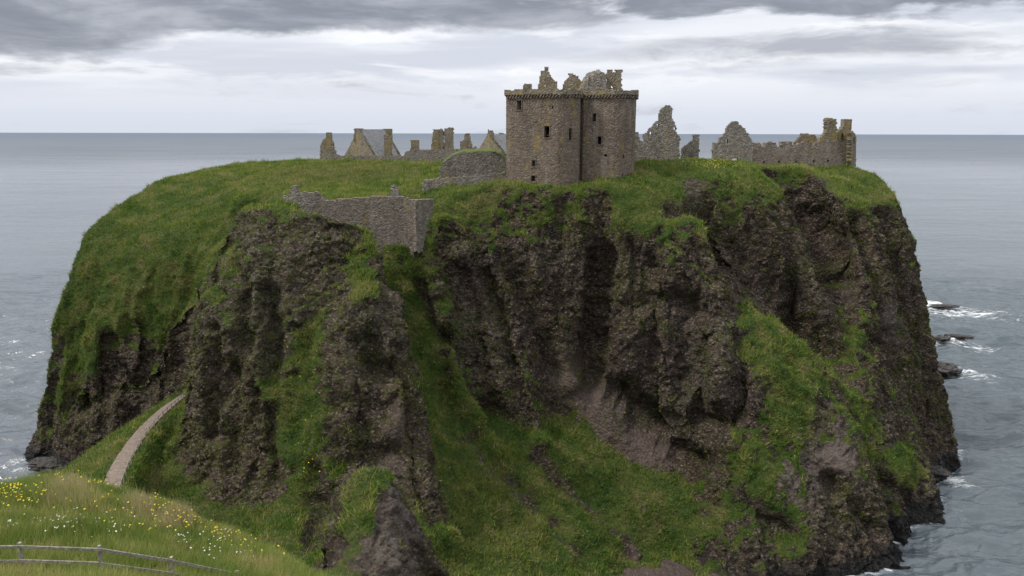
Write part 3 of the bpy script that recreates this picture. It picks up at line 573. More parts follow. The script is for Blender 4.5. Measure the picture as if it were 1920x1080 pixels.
# ------------------------------------------------------------------ grass blades (stuff)
def scatter(mask, dens, cap):
    a = co[fi[:, 2]]-co[fi[:, 0]]; b = co[fi[:, 3]]-co[fi[:, 1]]; n = np.cross(a, b); area = np.linalg.norm(n, axis=1)/2
    wgt = area*mask; N = int(min(cap, wgt.sum()*dens)); idx = rng.choice(len(fi), N, p=wgt/wgt.sum())
    u = rng.random((N, 1)); v = rng.random((N, 1)); q = co[fi[idx]]
    p = (q[:, 0]*(1-u)+q[:, 1]*u)*(1-v)+(q[:, 3]*(1-u)+q[:, 2]*u)*v
    nn = n[idx]/np.maximum(np.linalg.norm(n[idx], axis=1, keepdims=True), 1e-9)
    return p, nn
def blades(p, nn, k, h, wd, lean, spread, up=0.6):
    N = len(p); p = np.repeat(p, k, 0); nn = np.repeat(nn, k, 0); M = len(p)
    off = rng.normal(0, 1, (M, 3))*spread; off[:, 2] *= 0.3
    off -= nn*(off*nn).sum(1, keepdims=True)
    ax = nn*(1-up)+np.array([0, 0, up]); ax = ax+rng.normal(0, lean, (M, 3)); ax /= np.linalg.norm(ax, axis=1, keepdims=True)
    hh = h*(0.55+0.9*rng.random((M, 1))); t = rng.normal(0, 1, (M, 3)); t -= ax*(t*ax).sum(1, keepdims=True); t /= np.linalg.norm(t, axis=1, keepdims=True)
    b = p+off-nn*0.05
    v = np.stack([b-t*wd, b+t*wd, b+ax*hh+rng.normal(0, 0.12, (M, 3))*hh], 1).reshape(-1, 3)
    return v, np.arange(M*3).reshape(-1, 3)
fg = g[fi].mean(1); fy = co[fi][:, :, 1].mean(1); fz = co[fi][:, :, 2].mean(1); fx = co[fi][:, :, 0].mean(1)
vis = (fy > 58) & (fy < 182) & (fz > 1)
p, nn = scatter(np.clip(fg-0.25, 0, 1)*vis, 7.0, 130000)
v, f = blades(p, nn, 6, 0.42, 0.045, 0.45, 0.22, 0.45)
o = link('turf_grass', mesh_np('turf_grass', v, f, M_TURF)); tag(o, 'short rough green grass covering the top and ledges of the headland', 'grass', kind='stuff')
tsk = sstep(perlin(np.column_stack([fx, fy, fz])/4.0, 210), 0.0, 0.35)
p, nn = scatter(np.clip(fg-0.3, 0, 1)*vis*tsk, 1.6, 26000)
v, f = blades(p, nn, 9, 0.85, 0.055, 0.38, 0.28, 0.6)
o = link('tussock_grass', mesh_np('tussock_grass', v, f, M_TURF)); tag(o, 'taller grass tussocks and weeds on the headland slopes', 'grass', kind='stuff')
# small plants clinging to the rock faces
rkm = (1-fg)*(fz > 5)*vis*sstep(perlin(np.column_stack([fx, fy, fz])/2.2, 220)+0.22*lich[fi].mean(1), 0.05, 0.38)
p, nn = scatter(rkm, 3.5, 42000)
v, f = blades(p, nn, 6, 0.30, 0.07, 0.6, 0.22, 0.25)
o = link('cliff_plants', mesh_np('cliff_plants', v, f, M_MOSSY)); tag(o, 'small olive plants and moss clinging to the dark cliff faces', 'plants', kind='stuff')
wdm = sstep(perlin(np.column_stack([fx, fy, fz])/3.0, 215)+0.15*sstep(fz, 40, 10), 0.12, 0.4)
p, nn = scatter(np.clip(fg-0.3, 0, 1)*vis*wdm, 4.0, 45000)
v, f = blades(p, nn, 7, 0.30, 0.12, 0.7, 0.25, 0.3)
o = link('leafy_weeds', mesh_np('leafy_weeds', v, f, M_WEED)); tag(o, 'patches of broad leaved weeds among the grass of the headland slopes', 'weeds', kind='stuff')
# near bank
nearm = (fy > 17) & (fy < 48) & (fx > -32) & (fx < 6) & (fz > 30)
wgt = nearm*sstep(fy, 50, 34)
p, nn = scatter(wgt.astype(float), 120, 110000)
cl_ = perlin(p/2.2, 201); hsc = 0.8+0.9*np.clip(cl_+.2, 0, 1)
hk = np.repeat(hsc, 6)[:, None]; v, f = blades(p, nn, 6, 0.42*hk, 0.013, 0.36, 0.12, 0.9)
o = link('meadow_grass', mesh_np('meadow_grass', v, f, M_MEADOW)); tag(o, 'long summer grass on the near bank behind the rail fence', 'grass', kind='stuff')

# ------------------------------------------------------------------ sea
def sea_mat():
    m, t = new_mat('sea'); pos = t.node('ShaderNodeNewGeometry').outputs['Position']; foam = t.attr('foam')
    dist = t.node('ShaderNodeVectorMath', {0: pos}, operation='LENGTH').outputs['Value']
    pf = t.vmath('MULTIPLY', pos, (1, 1, 0))
    a = t.noise(t.vmath('MULTIPLY', pf, (0.7, 1.3, 1)), 0.55, 5, 0.62, 0.6)
    b = t.noise(t.vmath('MULTIPLY', pf, (0.7, 1.2, 1)), 0.09, 4, 0.6, 0.4)
    c = t.noise(t.vmath('MULTIPLY', pf, (0.5, 1.2, 1)), 0.008, 5, 0.6, 0.3)
    big = t.noise(t.vmath('MULTIPLY', pf, (0.0022, 0.0045, 1)), 1.0, 4, 0.6)
    right = t.rng(t.node('ShaderNodeSeparateXYZ', {0: pos}).outputs[0], -60, 130)
    deep = t.mix(right, (0.100, 0.115, 0.132), (0.056, 0.076, 0.084))  # lighter on the left: reflected sky painted into the water colour
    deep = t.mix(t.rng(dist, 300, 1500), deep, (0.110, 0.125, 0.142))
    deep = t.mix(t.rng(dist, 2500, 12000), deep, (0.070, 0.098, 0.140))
    deep = t.mix(t.rng(big, 0.4, 0.65, 0, 0.4), deep, (0.035, 0.055, 0.075))
    fn = t.noise(t.vmath('MULTIPLY', pf, (0.7, 1.5, 1)), 0.30, 9, 0.80, 1.4)
    fm = t.rng(t.math('ADD', foam, t.math('MULTIPLY', t.math('SUBTRACT', fn, 0.5), 2.2)), 0.42, 0.85)
    cap = t.math('MULTIPLY', t.rng(t.noise(t.vmath('MULTIPLY', pf, (0.035, 0.11, 1)), 1.0, 6, 0.7), 0.68, 0.76), 0.25)
    fm = t.math('MAXIMUM', fm, cap)
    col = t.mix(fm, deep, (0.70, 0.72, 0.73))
    h = t.math('ADD', t.math('ADD', t.math('MULTIPLY', a, 0.35), t.math('MULTIPLY', b, 1.6)), t.math('MULTIPLY', c, 10.0))
    far_ = t.rng(dist, 300, 3000)
    p = finish(t, col, t.math('MAXIMUM', t.rng(fm, 0, 1, 0.14, 0.8), t.math('MULTIPLY', far_, 0.4)), h, 1.0, 0.9, 0.5)
    t.l.new(t.rng(far_, 0, 1, 0.5, 0.22), p.inputs['Specular IOR Level'])
    t.l.new(t.rng(far_, 0, 1, 0.9, 0.35), p.inputs['Normal'].links[0].from_node.inputs['Strength'])
    return m
ang = np.radians(np.concatenate([np.linspace(-100, -36, 60)[:-1], np.linspace(-36, 36, 760), np.linspace(36, 100, 60)[1:]]))
rad = np.concatenate([np.array([5, 30, 60]), np.geomspace(75, 420, 620), np.geomspace(430, 60000, 60)])
A, Rr = np.meshgrid(ang, rad); sxy = np.stack([(Rr*np.sin(A)).ravel(), (Rr*np.cos(A)).ravel()], 1)
zz = np.zeros(len(sxy)); fade = sstep(Rr.ravel(), 420, 250)
for k in range(26):
    lam = 1.8*1.13**k*(1 if k < 20 else 0.9); th = R(105)+rng.normal(0, 0.55); am = 0.028*lam**0.85
    ph = rng.random()*6.28; pw = perlin(np.stack([sxy[:, 0]/22, sxy[:, 1]/22, np.full(len(sxy), k*3.7)], 1), 300)
    arg = (sxy[:, 0]*math.cos(th)+sxy[:, 1]*math.sin(th))*6.283/lam+ph+pw*4
    zz += am*(1-np.abs(np.sin(arg/2))*2)*(0.6+1.2*np.abs(pw))
zz *= fade*1.0
foam = np.zeros(len(sxy))
for px, py, rx, ry, s in [(1770,570,12,10,.8),(1815,580,20,10,.6),(1870,592,26,12,.4),(1785,632,12,5,.7),(1830,636,12,5,.5),(1790,692,10,5,.7),(1835,700,10,5,.55),(1800,735,14,6,.25),(1785,885,3.5,6,.75),(1800,850,2,4,.5),(1700,988,5,2.5,.4),(1760,955,4,3,.4),(1830,535,25,6,.25),(60,520,30,8,.12)]:
    c = PZ(px, py); foam = np.maximum(foam, s*np.exp(-((sxy[:, 0]-c[0])/rx)**2-((sxy[:, 1]-c[1])/ry)**2))
hh = hsample(sxy[:, 0], sxy[:, 1]); inb = (sxy[:, 0] > -125) & (sxy[:, 0] < 130) & (sxy[:, 1] < 250)
shore = np.where(inb, sstep(hh, -4.0, -0.5), 0)*0.50
foam = np.maximum(foam, shore*(sxy[:, 0] > 20)+shore*0.4*(sxy[:, 0] <= 20))
na = len(ang); nr = len(rad); vid = np.arange(na*nr).reshape(nr, na)
fs = np.stack([vid[:-1, :-1].ravel(), vid[:-1, 1:].ravel(), vid[1:, 1:].ravel(), vid[1:, :-1].ravel()], 1)[:, ::-1]
sea = link('sea', mesh_np('sea', np.column_stack([sxy, zz]), fs, sea_mat(), True, {'foam': foam})); tag(sea, 'grey blue choppy sea reaching the horizon', 'sea', kind='structure')

pw_ = np.linspace(-1, 1, 9); wid = np.interp(np.arange(len(PC)), [0, 68, 103, len(PC)-1], [0.95, 0.9, 0.7, 0.45])
pv = np.array([PC[i]+sdv[i]*wv*wid[i]*(1+0.12*perlin(np.array([[i*.3, wv*3, 0]]), 3)[0])+np.array([0, 0, 0.05*(1-wv*wv)]) for i in range(len(PC)) for wv in pw_])
pvi = np.arange(len(pv)).reshape(len(PC), 9)
tag(link('path', mesh_np('path', pv, np.stack([pvi[:-1, :-1].ravel(), pvi[:-1, 1:].ravel(), pvi[1:, 1:].ravel(), pvi[1:, :-1].ravel()], 1), M_PATH, True)), 'pale gravel footpath crossing the grassy neck to the headland', 'path', kind='structure')

# ------------------------------------------------------------------ masonry builders
def inside(poly, x, z):
    r = np.zeros(x.shape, bool); n = len(poly)
    for i in range(n):
        x1, z1 = poly[i]; x2, z2 = poly[(i+1) % n]
        if z1 == z2: continue
        r ^= ((z1 > z) != (z2 > z)) & (x < (x2-x1)*(z-z1)/(z2-z1)+x1)
    return r
def cell_mesh(name, mask, s0, z0, ds, dz_, fmap, thick, mat, jit=0.05, seed=1):
    """mask[j,i]: stone present at s0+i*ds, z0+j*dz; fmap(s,z,t) -> world; a wall with both faces, ragged edges and reveals"""
    nj, ni = mask.shape; js, is_ = np.meshgrid(np.arange(nj+1), np.arange(ni+1), indexing='ij')
    s = s0+is_*ds; z = z0+js*dz_
    key = np.stack([s.ravel()*1.7, z.ravel()*1.7, np.full(s.size, seed*7.3)], 1)
    js1 = perlin(key*2.9, 7).reshape(s.shape); js2 = perlin(key*2.7+40, 8).reshape(s.shape); js3 = perlin(key*3.1+80, 9).reshape(s.shape)
    s = s+js1*jit*1.6; z = z+js2*jit*1.6
    V = [fmap(s.ravel(), z.ravel(), js3.ravel()*jit*1.3), fmap(s.ravel(), z.ravel(), thick+js3.ravel()*jit)]
    V = np.concatenate(V); n0 = s.size; vid = np.arange(n0).reshape(nj+1, ni+1); f = []
    m = mask
    a, b, c, d = vid[:-1, :-1][m], vid[:-1, 1:][m], vid[1:, 1:][m], vid[1:, :-1][m]
    f += [np.stack([a, b, c, d], 1), np.stack([d, c, b, a], 1)+n0]
    mp_ = np.pad(m, 1)
    for (dj, di, e1, e2) in ((-1, 0, vid[:-1, :-1], vid[:-1, 1:]), (1, 0, vid[1:, 1:], vid[1:, :-1]), (0, -1, vid[1:, :-1], vid[:-1, :-1]), (0, 1, vid[:-1, 1:], vid[1:, 1:])):
        nb = mp_[1+dj:1+dj+nj, 1+di:1+di+ni]; k = m & ~nb
        p1, p2 = e1[k], e2[k]; f.append(np.stack([p2, p1, p1+n0, p2+n0], 1))
    f = np.concatenate(f); used = np.zeros(len(V), bool); used[f.ravel()] = True; mp2 = np.cumsum(used)-1
    return mesh_np(name, V[used], mp2[f], mat)
def wall_px(name, poly, y, ang=0.0, thick=1.0, mat=None, holes=(), parent=None, cell=0.2, jit=0.06, rag=0.25, sink=1.2, seed=None):
    """a standing wall whose outline is measured in the photo, in the vertical plane through the first point's ray at distance y, turned by ang (deg)"""
    seed = seed or abs(hash((poly[0], y))) % 97+1
    xs = [p[0] for p in poly]; mid = (min(xs)+max(xs))/2; c0 = np.array(P(mid, 300, y)); ax = np.array([math.cos(R(ang)), math.sin(R(ang)), 0]); nn_ = np.array([-ax[1], ax[0], 0])
    def pr(p):
        d = ray(*p); o_ = np.array([0, 0, CAMZ]); t = ((c0-o_)@nn_)/(d@nn_); w_ = o_+d*t; return ((w_-c0)@ax, w_[2])
    P2 = [pr(p) for p in poly]; HP = [[pr(p) for p in h] for h in holes]
    zmin = min(p[1] for p in P2); P2 = [(a, b-sink if b < zmin+0.6 else b) for a, b in P2]
    s0 = min(p[0] for p in P2)-0.3; s1 = max(p[0] for p in P2)+0.3; z0 = zmin-sink; z1 = max(p[1] for p in P2)+0.3
    ni = int((s1-s0)/cell)+1; nj = int((z1-z0)/cell)+1
    sc, zc = np.meshgrid(s0+(np.arange(ni)+.5)*cell, z0+(np.arange(nj)+.5)*cell)
    k = np.stack([sc.ravel()/0.55, zc.ravel()/0.55, np.full(sc.size, seed*3.1)], 1)
    m = inside(P2, sc+rag*perlin(k, 4).reshape(sc.shape), zc+rag*perlin(k+9, 5).reshape(sc.shape))
    for h in HP: m &= ~inside(h, sc, zc)
    fm = lambda s, z, t: np.stack([c0[0]+ax[0]*s+nn_[0]*t, c0[1]+ax[1]*s+nn_[1]*t, z], 1)
    return link(name, cell_mesh(name, m, s0, z0, cell, cell, fm, thick, mat, jit, seed), parent)
def rect(x0, y0, x1, y1): return [(x0, y1), (x1, y1), (x1, y0), (x0, y0)]
def empty(name, loc, label, cat, group=None):
    o = bpy.data.objects.new(name, None); C.objects.link(o); o.location = loc; o.empty_display_size = 1
    bpy.context.view_layer.update(); return tag(o, label, cat, group)
def adopt(o, root): o.parent = root; o.matrix_parent_inverse = root.matrix_basis.inverted(); return o
def base_of(px, y): x = P(px, 300, y)[0]; return (x, y, hz(x, y))
def panel(name, corners, thick, mat, sub=0.35, jit=0.04, seed=3):
    """thin slab through four corners (bl, br, tr, tl), subdivided and slightly uneven"""
    bl, br, tr, tl = [np.array(c, float) for c in corners]; n = np.cross(br-bl, tl-bl); n /= np.linalg.norm(n)
    nu = max(2, int(np.linalg.norm(br-bl)/sub)); nv_ = max(2, int(np.linalg.norm(tl-bl)/sub))
    m = np.ones((nv_, nu), bool)
    def fm(s, z, t):
        s = s[:, None]; z = z[:, None]; t = np.asarray(t)*np.ones(len(s)) if np.ndim(t) == 0 else t
        return (bl*(1-s)+br*s)*(1-z)+(tl*(1-s)+tr*s)*z-n*t[:, None]
    nj, ni = m.shape; js, is_ = np.meshgrid(np.arange(nj+1)/nj, np.arange(ni+1)/ni, indexing='ij')
    k = np.stack([is_.ravel()*nu*.6, js.ravel()*nv_*.6, np.full(is_.size, seed*1.7)], 1); j3 = perlin(k, 6)*jit
    V = np.concatenate([fm(is_.ravel(), js.ravel(), j3), fm(is_.ravel(), js.ravel(), thick+j3)]); n0 = is_.size; vid = np.arange(n0).reshape(nj+1, ni+1)
    f = [np.stack([vid[:-1, :-1].ravel(), vid[:-1, 1:].ravel(), vid[1:, 1:].ravel(), vid[1:, :-1].ravel()], 1)]
    f.append(f[0][:, ::-1]+n0)
    for L in (vid[0, :], vid[:, -1], vid[-1, ::-1], vid[::-1, 0]): f.append(np.stack([L[1:], L[:-1], L[:-1]+n0, L[1:]+n0], 1))
    return mesh_np(name, V, np.concatenate(f), mat)
def boxmesh(name, boxes, mat, jit=0.0):
    V = []; Fs = []
    for (c, ax, h) in boxes:      # centre, 3 axes rows, half sizes
        c = np.array(c); ax = np.array(ax); k = len(V)*8
        v = np.array([c+sum(ax[i]*h[i]*sg[i] for i in range(3)) for sg in [(-1,-1,-1),(1,-1,-1),(1,1,-1),(-1,1,-1),(-1,-1,1),(1,-1,1),(1,1,1),(-1,1,1)]])
        if jit: v = v+rng.normal(0, jit, v.shape)
        V.append(v); Fs += [[a+k for a in q_] for q_ in ((0,3,2,1),(4,5,6,7),(0,1,5,4),(1,2,6,5),(2,3,7,6),(3,0,4,7))]
    return mesh_np(name, np.concatenate(V), np.array(Fs), mat)
I3 = np.eye(3)

# ------------------------------------------------------------------ the keep
kroot = empty('tower_house', (9, 130, 48), 'tall roofless stone keep with rounded corners, the largest building on the headland', 'castle keep')
def X(px, y, py=255): d = ray(px, py); return d[0]*y/d[1]
A_ = (X(949, 126.5), 126.5); B0 = (X(1046, 123), 123.0); Cc = (X(1087, 124.8), 124.8); D_ = (X(1088, 126.6), 126.6)
path_k = [A_, (B0[0], B0[1])]
# rounded south corner of the front wing
for a in np.linspace(0, 1, 7)[1:]:
    th = a*math.pi/2; path_k.append((B0[0]+(Cc[0]-B0[0])*math.sin(th), B0[1]+(Cc[1]-B0[1])*(1-math.cos(th))))
path_k += [D_]
E0 = (X(1093, 126.0), 126.0); E1 = (X(1150, 124.3), 124.3); G0 = (X(1191, 127.6), 127.6)
path_k += [E0, E1]
for a in np.linspace(0, 1, 7)[1:]:
    th = a*math.pi/2; path_k.append((E1[0]+(G0[0]-E1[0])*math.sin(th), E1[1]+(G0[1]-E1[1])*(1-math.cos(th))))
path_k += [(G0[0]+0.2, 137.5), (A_[0]+0.3, 139.0), A_]
pk_ = np.array(path_k); seg = np.hypot(*np.diff(pk_, axis=0).T); cum = np.concatenate([[0], np.cumsum(seg)])
def kmap(off=0.0):
    tang = np.diff(pk_, axis=0)/seg[:, None]
    nout = np.stack([tang[:, 1], -tang[:, 0]], 1)                       # outward
    vn = np.zeros_like(pk_); vn[:-1] += nout; vn[1:] += nout; vn[0] += nout[-1]; vn[-1] += nout[0]; vn /= np.linalg.norm(vn, axis=1, keepdims=True)
    def fm(s, z, t):
        s = np.clip(s, 0, cum[-1]); x = np.interp(s, cum, pk_[:, 0]); y = np.interp(s, cum, pk_[:, 1]); nx_ = np.interp(s, cum, vn[:, 0]); ny_ = np.interp(s, cum, vn[:, 1])
        bat = np.maximum(0, 48-z)*0.04; o = off+bat-np.asarray(t)
        return np.stack([x+nx_*o, y+ny_*o, z*np.ones(len(s))], 1)
    return fm
def sk(px, py):        # arc position and height on the keep's skin where the ray through the photo's pixel meets it
    d = ray(px, py)[:2]; best = None
    for i in range(len(seg)-3):
        a = pk_[i]; b = pk_[i+1]; M = np.array([[d[0], a[0]-b[0]], [d[1], a[1]-b[1]]])
        if abs(np.linalg.det(M)) < 1e-9: continue
        t, u = np.linalg.solve(M, a)
        if -0.001 <= u <= 1.001 and (best is None or t < best[0]): best = (t, cum[i]+u*seg[i])
    return best[1], CAMZ+ray(px, py)[2]*best[0]
kz0 = 44.0; kz1 = sk(1040, 176)[1]
cell = 0.2; ni = int(cum[-1]/cell); ds = cum[-1]/ni; nj = int((kz1-kz0)/cell)
mask = np.ones((nj, ni), bool)
sc, zc = np.meshgrid((np.arange(ni)+.5)*ds, kz0+(np.arange(nj)+.5)*cell)
wins = [(969,188,978,206,0),(1034,199,1037,204,0),(1020,236,1031,258,0),(1066,240,1072,263,0),(997,300,1004,312,0),(996,329,1004,341,0),(1108,178,1114,185,0),(1110,212,1118,228,0),(1120,255,1128,271,0),(1132,288,1137,293,0),(1168,288,1171,296,0),(1120,333,1124,341,0),(1166,326,1169,331,0),(1113,160,1116,163,0)]
op = []
for (x0, y0, x1, y1, _) in wins[:-1]:
    sa, za = sk(x0, y1); sb, zb = sk(x1, y0); mask &= ~((sc > sa) & (sc < sb) & (zc > za) & (zc < zb)); op.append((sa, sb, za, zb))
adopt(link('wall', cell_mesh('wall', mask, 0, kz0, ds, cell, kmap(), 1.3, M_KEEP, 0.06, 5)), kroot)
fmk = kmap()
for (sa, sb, za, zb) in op:                       # dressed stone surround for each window, and the dark glazing-less back of the opening
    if zb-za < 0.75: continue
    w_ = 0.09; bx = []
    for (a, b, c, d) in ((sa-w_, sa+0.03, za-w_, zb+w_), (sb-0.03, sb+w_, za-w_, zb+w_), (sa-w_-.05, sb+w_+.05, zb-.03, zb+w_+.08), (sa-w_-.1, sb+w_+.1, za-w_-.06, za+.03)):
        p0 = fmk(np.array([a]), np.array([c]), 0)[0]; p1 = fmk(np.array([b]), np.array([c]), 0)[0]; t_ = (p1-p0); L = np.linalg.norm(t_); t_ /= L; n_ = np.array([t_[1], -t_[0], 0])
        m_ = (p0+p1)/2; m_[2] = (c+d)/2; bx.append((m_-n_*0.15, [t_, n_, [0, 0, 1]], (L/2, 0.24, (d-c)/2)))
    adopt(link('window_surround', boxmesh('window_surround', bx, M_KEEP, 0.012)), kroot)
# unseen slabs added inside to shut out skylight and keep the openings dark
inner = kmap(-1.25)
for zf in (46.0, 51.5, 56.5, kz1-0.7):
    ss = np.linspace(0, cum[-1], 60)[:-1]; ring = inner(ss, np.full(len(ss), zf), 0); me = bpy.data.meshes.new('light_block_slab'); bm = bmesh.new()
    fc = bm.faces.new([bm.verts.new(v) for v in ring]); ext = bmesh.ops.extrude_face_region(bm, geom=[fc]); bmesh.ops.translate(bm, verts=[v for v in ext['geom'] if isinstance(v, bmesh.types.BMVert)], vec=(0, 0, 0.3))
    bmesh.ops.recalc_face_normals(bm, faces=bm.faces); bm.to_mesh(me); bm.free(); me.materials.append(M_GREY); adopt(link('light_block_slab', me), kroot)
# panel behind the openings, painted near-black to stand in for interior shade
adopt(link('dark_backing', boxmesh('dark_backing', [((9.3, 130.6, 53), I3, (8.4, 0.5, 8.8))], M_DARK)), kroot)
# corbel table: sloping corbels under a ragged parapet band
bx = []; ktot = cum[-1]; sc_ = 0.35
while sc_ < cum[-4]+9:
    p0 = fmk(np.array([sc_]), np.array([kz1]), 0)[0]; p1 = fmk(np.array([sc_+.1]), np.array([kz1]), 0)[0]; t_ = (p1-p0)/np.linalg.norm(p1-p0); n_ = np.array([t_[1], -t_[0], 0])
    up_ = np.array([0, 0, 1.0]); lean_ = (t_*0.75+up_); lean_ /= np.linalg.norm(lean_); sd = np.cross(n_, lean_)
    bx.append((p0+n_*0.08-np.array([0, 0, 0.28]), [sd, n_, lean_], (0.09, 0.22, 0.30))); sc_ += 0.50
adopt(link('corbel_table', boxmesh('corbel_table', bx, M_KEEP, 0.03)), kroot)
njp = 4; mk = np.ones((njp, ni), bool); rag_ = perlin(np.stack([np.arange(ni)*.14, np.zeros(ni), np.zeros(ni)], 1), 33)
mk[3, rag_ < 0.02] = False; mk[2, rag_ < -0.28] = False
adopt(link('parapet', cell_mesh('parapet', mk, 0, kz1-0.02, ds, 0.2, kmap(0.33), 1.1, M_LICH, 0.07, 9)), kroot)
def kpart(name, poly, y, **k): k.setdefault('mat', M_LICH); return adopt(wall_px(name, poly, y, sink=0.9, **k), kroot)
kpart('wall_stub', [(977,168),(980,160),(986,157),(998,157),(999,168)], 129)
kpart('gable', [(1010,168),(1011,144),(1013,143),(1014,133),(1020,131),(1020,125),(1027,125),(1028,132),(1030,133),(1032,143),(1043,153),(1048,168)], 129, holes=[rect(1021,159,1024,163)])
kpart('gable', [(1052,168),(1058,155),(1067,143),(1066,138),(1072,136),(1079,139),(1085,145),(1089,152),(1088,168)], 129.5)
kpart('chimney_wall', [(1137,168),(1138,130),(1147,130),(1150,134),(1155,139),(1154,130),(1167,130),(1166,140),(1167,168)], 129.5, holes=[rect(1146,160,1149,164)])
def cap_roof():      # the stone-slabbed cap house roof: a hipped, rounded mass
    V = []; nu, nvv = 40, 22; prof = [(1086,168),(1087,160),(1091,152),(1096,146),(1103,136),(1109,133),(1124,132),(1132,135),(1134,139),(1135,150),(1138,168)]
    zb = P(1100,170,129)[2]-.8
    xs = [X(p[0], 129, p[1]) for p in prof]; zs = [P(p[0], p[1], 129)[2] for p in prof]
    nx2 = 36; ny2 = 16; vv = []
    for j in range(ny2+1):
        fj = j/ny2; r_ = math.sqrt(max(0, 1-abs(2*fj-1)**7))
        for i in range(nx2+1):
            x = xs[0]+(xs[-1]-xs[0])*i/nx2; z = np.interp(x, xs, zs); zz_ = zb+(z-zb)*r_; vv.append((x, 127.6+4.6*fj, zz_))
    vv = np.array(vv); k = vv/0.5; vv[:, 2] += perlin(k*np.array([1, 1, 2.]), 60)*0.45+np.round(vv[:, 2]*1.6)/1.6*0.35-vv[:, 2]*0.35; vv[:, 0] += perlin(k, 61)*0.14; vv[:, 1] += perlin(k, 62)*0.14
    q = np.arange(len(vv)).reshape(ny2+1, nx2+1); return mesh_np('cap_house_roof', vv, np.stack([q[:-1, :-1].ravel(), q[:-1, 1:].ravel(), q[1:, 1:].ravel(), q[1:, :-1].ravel()], 1), M_GREY)
adopt(link('cap_house_roof', cap_roof()), kroot)
kpart('cap_house_wall', [(1109,168),(1112,148),(1119,139),(1127,137),(1134,140),(1136,150),(1137,168)], 127.4, mat=M_GREY, thick=0.5)

# ------------------------------------------------------------------ ruins left of the keep
def single(name, label, cat, poly, y, group=None, **k):
    k.setdefault('mat', M_LICH); o = wall_px(name, poly, y, **k); return tag(o, label, cat, group)
single('ruined_gable', 'narrow lichened gable stump with a chimney, leftmost ruin on the skyline', 'ruin', [(599,300),(600,275),(606,264),(611,260),(611,250),(621,250),(622,263),(625,270),(628,283),(631,292),(631,300)], 182, sink=2)
def roof_house(root, G1, G2, E1, E2, W1, W2, zb, over=0.25, wm=None, rm_=None):
    wm = wm or M_LICH; rm_ = rm_ or M_SLATE
    G1, G2, E1, E2, W1, W2 = [np.array(v, float) for v in (G1, G2, E1, E2, W1, W2)]
    def gab(nm, G, E, Wp, back):
        ax = (E-Wp); L = np.hypot(ax[0], ax[1]); ax = np.array([ax[0]/L, ax[1]/L, 0]); n_ = np.array([-ax[1], ax[0], 0])*back
        poly = [(0, zb), (L, zb), (L, E[2]), ((G-Wp)@ax, G[2]), (0, Wp[2])]
        c = 0.2; ni_ = int(L/c)+2; nj_ = int((G[2]-zb)/c)+3; sc_2, zc_2 = np.meshgrid((np.arange(ni_)+.5)*c-0.1, zb+(np.arange(nj_)+.5)*c); m_ = inside(poly, sc_2, zc_2)
        fm = lambda s, z, t: np.stack([Wp[0]+ax[0]*s+n_[0]*t, Wp[1]+ax[1]*s+n_[1]*t, z], 1)
        adopt(link('gable', cell_mesh('gable', m_, -0.1, zb, c, c, fm, 0.7, wm, 0.05, 3)), root)
    gab('a', G1, E1, W1, 1); gab('b', G2, E2, W2, -1)
    dz_v = np.array([0, 0, .12])
    for (a, b) in ((E1, E2), (W1, W2)):
        ba, bb = (a, b) if a is E1 else (b, a); ga, gb = (G1, G2) if a is E1 else (G2, G1)
        sl = (ba-ga); sl = sl/np.linalg.norm(sl)*over
        adopt(link('roof_slope', panel('roof_slope', [ba+sl-dz_v, bb+sl-dz_v, gb-dz_v*0, ga-dz_v*0], 0.15, rm_)), root)
        d_ = np.array([bb[0]-ba[0], bb[1]-ba[1], 0]); 
        adopt(link('side_wall', panel('side_wall', [(ba[0], ba[1], zb), (bb[0], bb[1], zb), bb-dz_v*2, ba-dz_v*2], 0.6, wm)), root)
hr = empty('roofed_house', base_of(690, 190), 'small house with a grey slate roof between two chimneys, left of the keep', 'house')
a = np.array; G1 = a(P(673,243,187)); G2 = a(P(724,243,193)); E1 = a(P(700,293,183.5)); W1 = a(P(647,292,190.5)); dG = G2-G1; dG[2] = 0
E2 = E1+dG*1.02; W2 = W1+dG; E1[2] = E2[2] = P(700,292,184)[2]; W1[2] = W2[2] = E1[2]
zbh = hz(E1[0], E1[1])-1.5
roof_house(hr, G1, G2, E1, E2, W1, W2, zbh)
adopt(wall_px('chimney', [(664,262),(664,242),(680,242),(680,262)], 187.6, 0, 1.0, M_LICH, sink=0.3), hr)
adopt(wall_px('chimney', [(717,262),(717,242),(735,242),(735,262)], 193, 0, 1.0, M_LICH, sink=0.3), hr)
adopt(wall_px('chimney', [(720,298),(720,253),(734,252),(734,298)], 184.5, 0, 1.1, M_LICH, sink=2), hr)
single('courtyard_wall', 'long low rubble wall running in front of the slate roofed house', 'wall', [(604,300),(604,292),(690,292),(700,293),(760,292),(762,288),(830,291),(842,300),(842,322),(800,330),(700,318)], 176, sink=2.5, mat=M_GREY)
single('chimney_stack', 'lone square chimney stack standing between the slate roofed house and the twin ruin', 'chimney', [(770,292),(770,265),(768,263),(786,263),(785,266),(785,292)], 186, sink=2.5)
single('low_range', 'low ruined range with a lichened wall head below the twin stacks', 'ruin', [(758,296),(759,286),(770,282),(785,281),(812,281),(880,279),(893,274),(894,294),(850,296)], 183, sink=3, mat=M_GREY)
tw = empty('twin_stack_ruin', base_of(830, 190), 'ruin of two tall blocks joined by a narrow slit, behind the low range', 'ruin')
adopt(wall_px('wall', [(808,285),(810,262),(812,243),(831,242),(832,285)], 190, 0, 1.4, M_LICH, holes=[rect(814,262,816,265)]), tw)
adopt(wall_px('wall', [(833,285),(834,240),(850,239),(850,270),(852,285)], 189, 0, 1.4, M_LICH), tw)
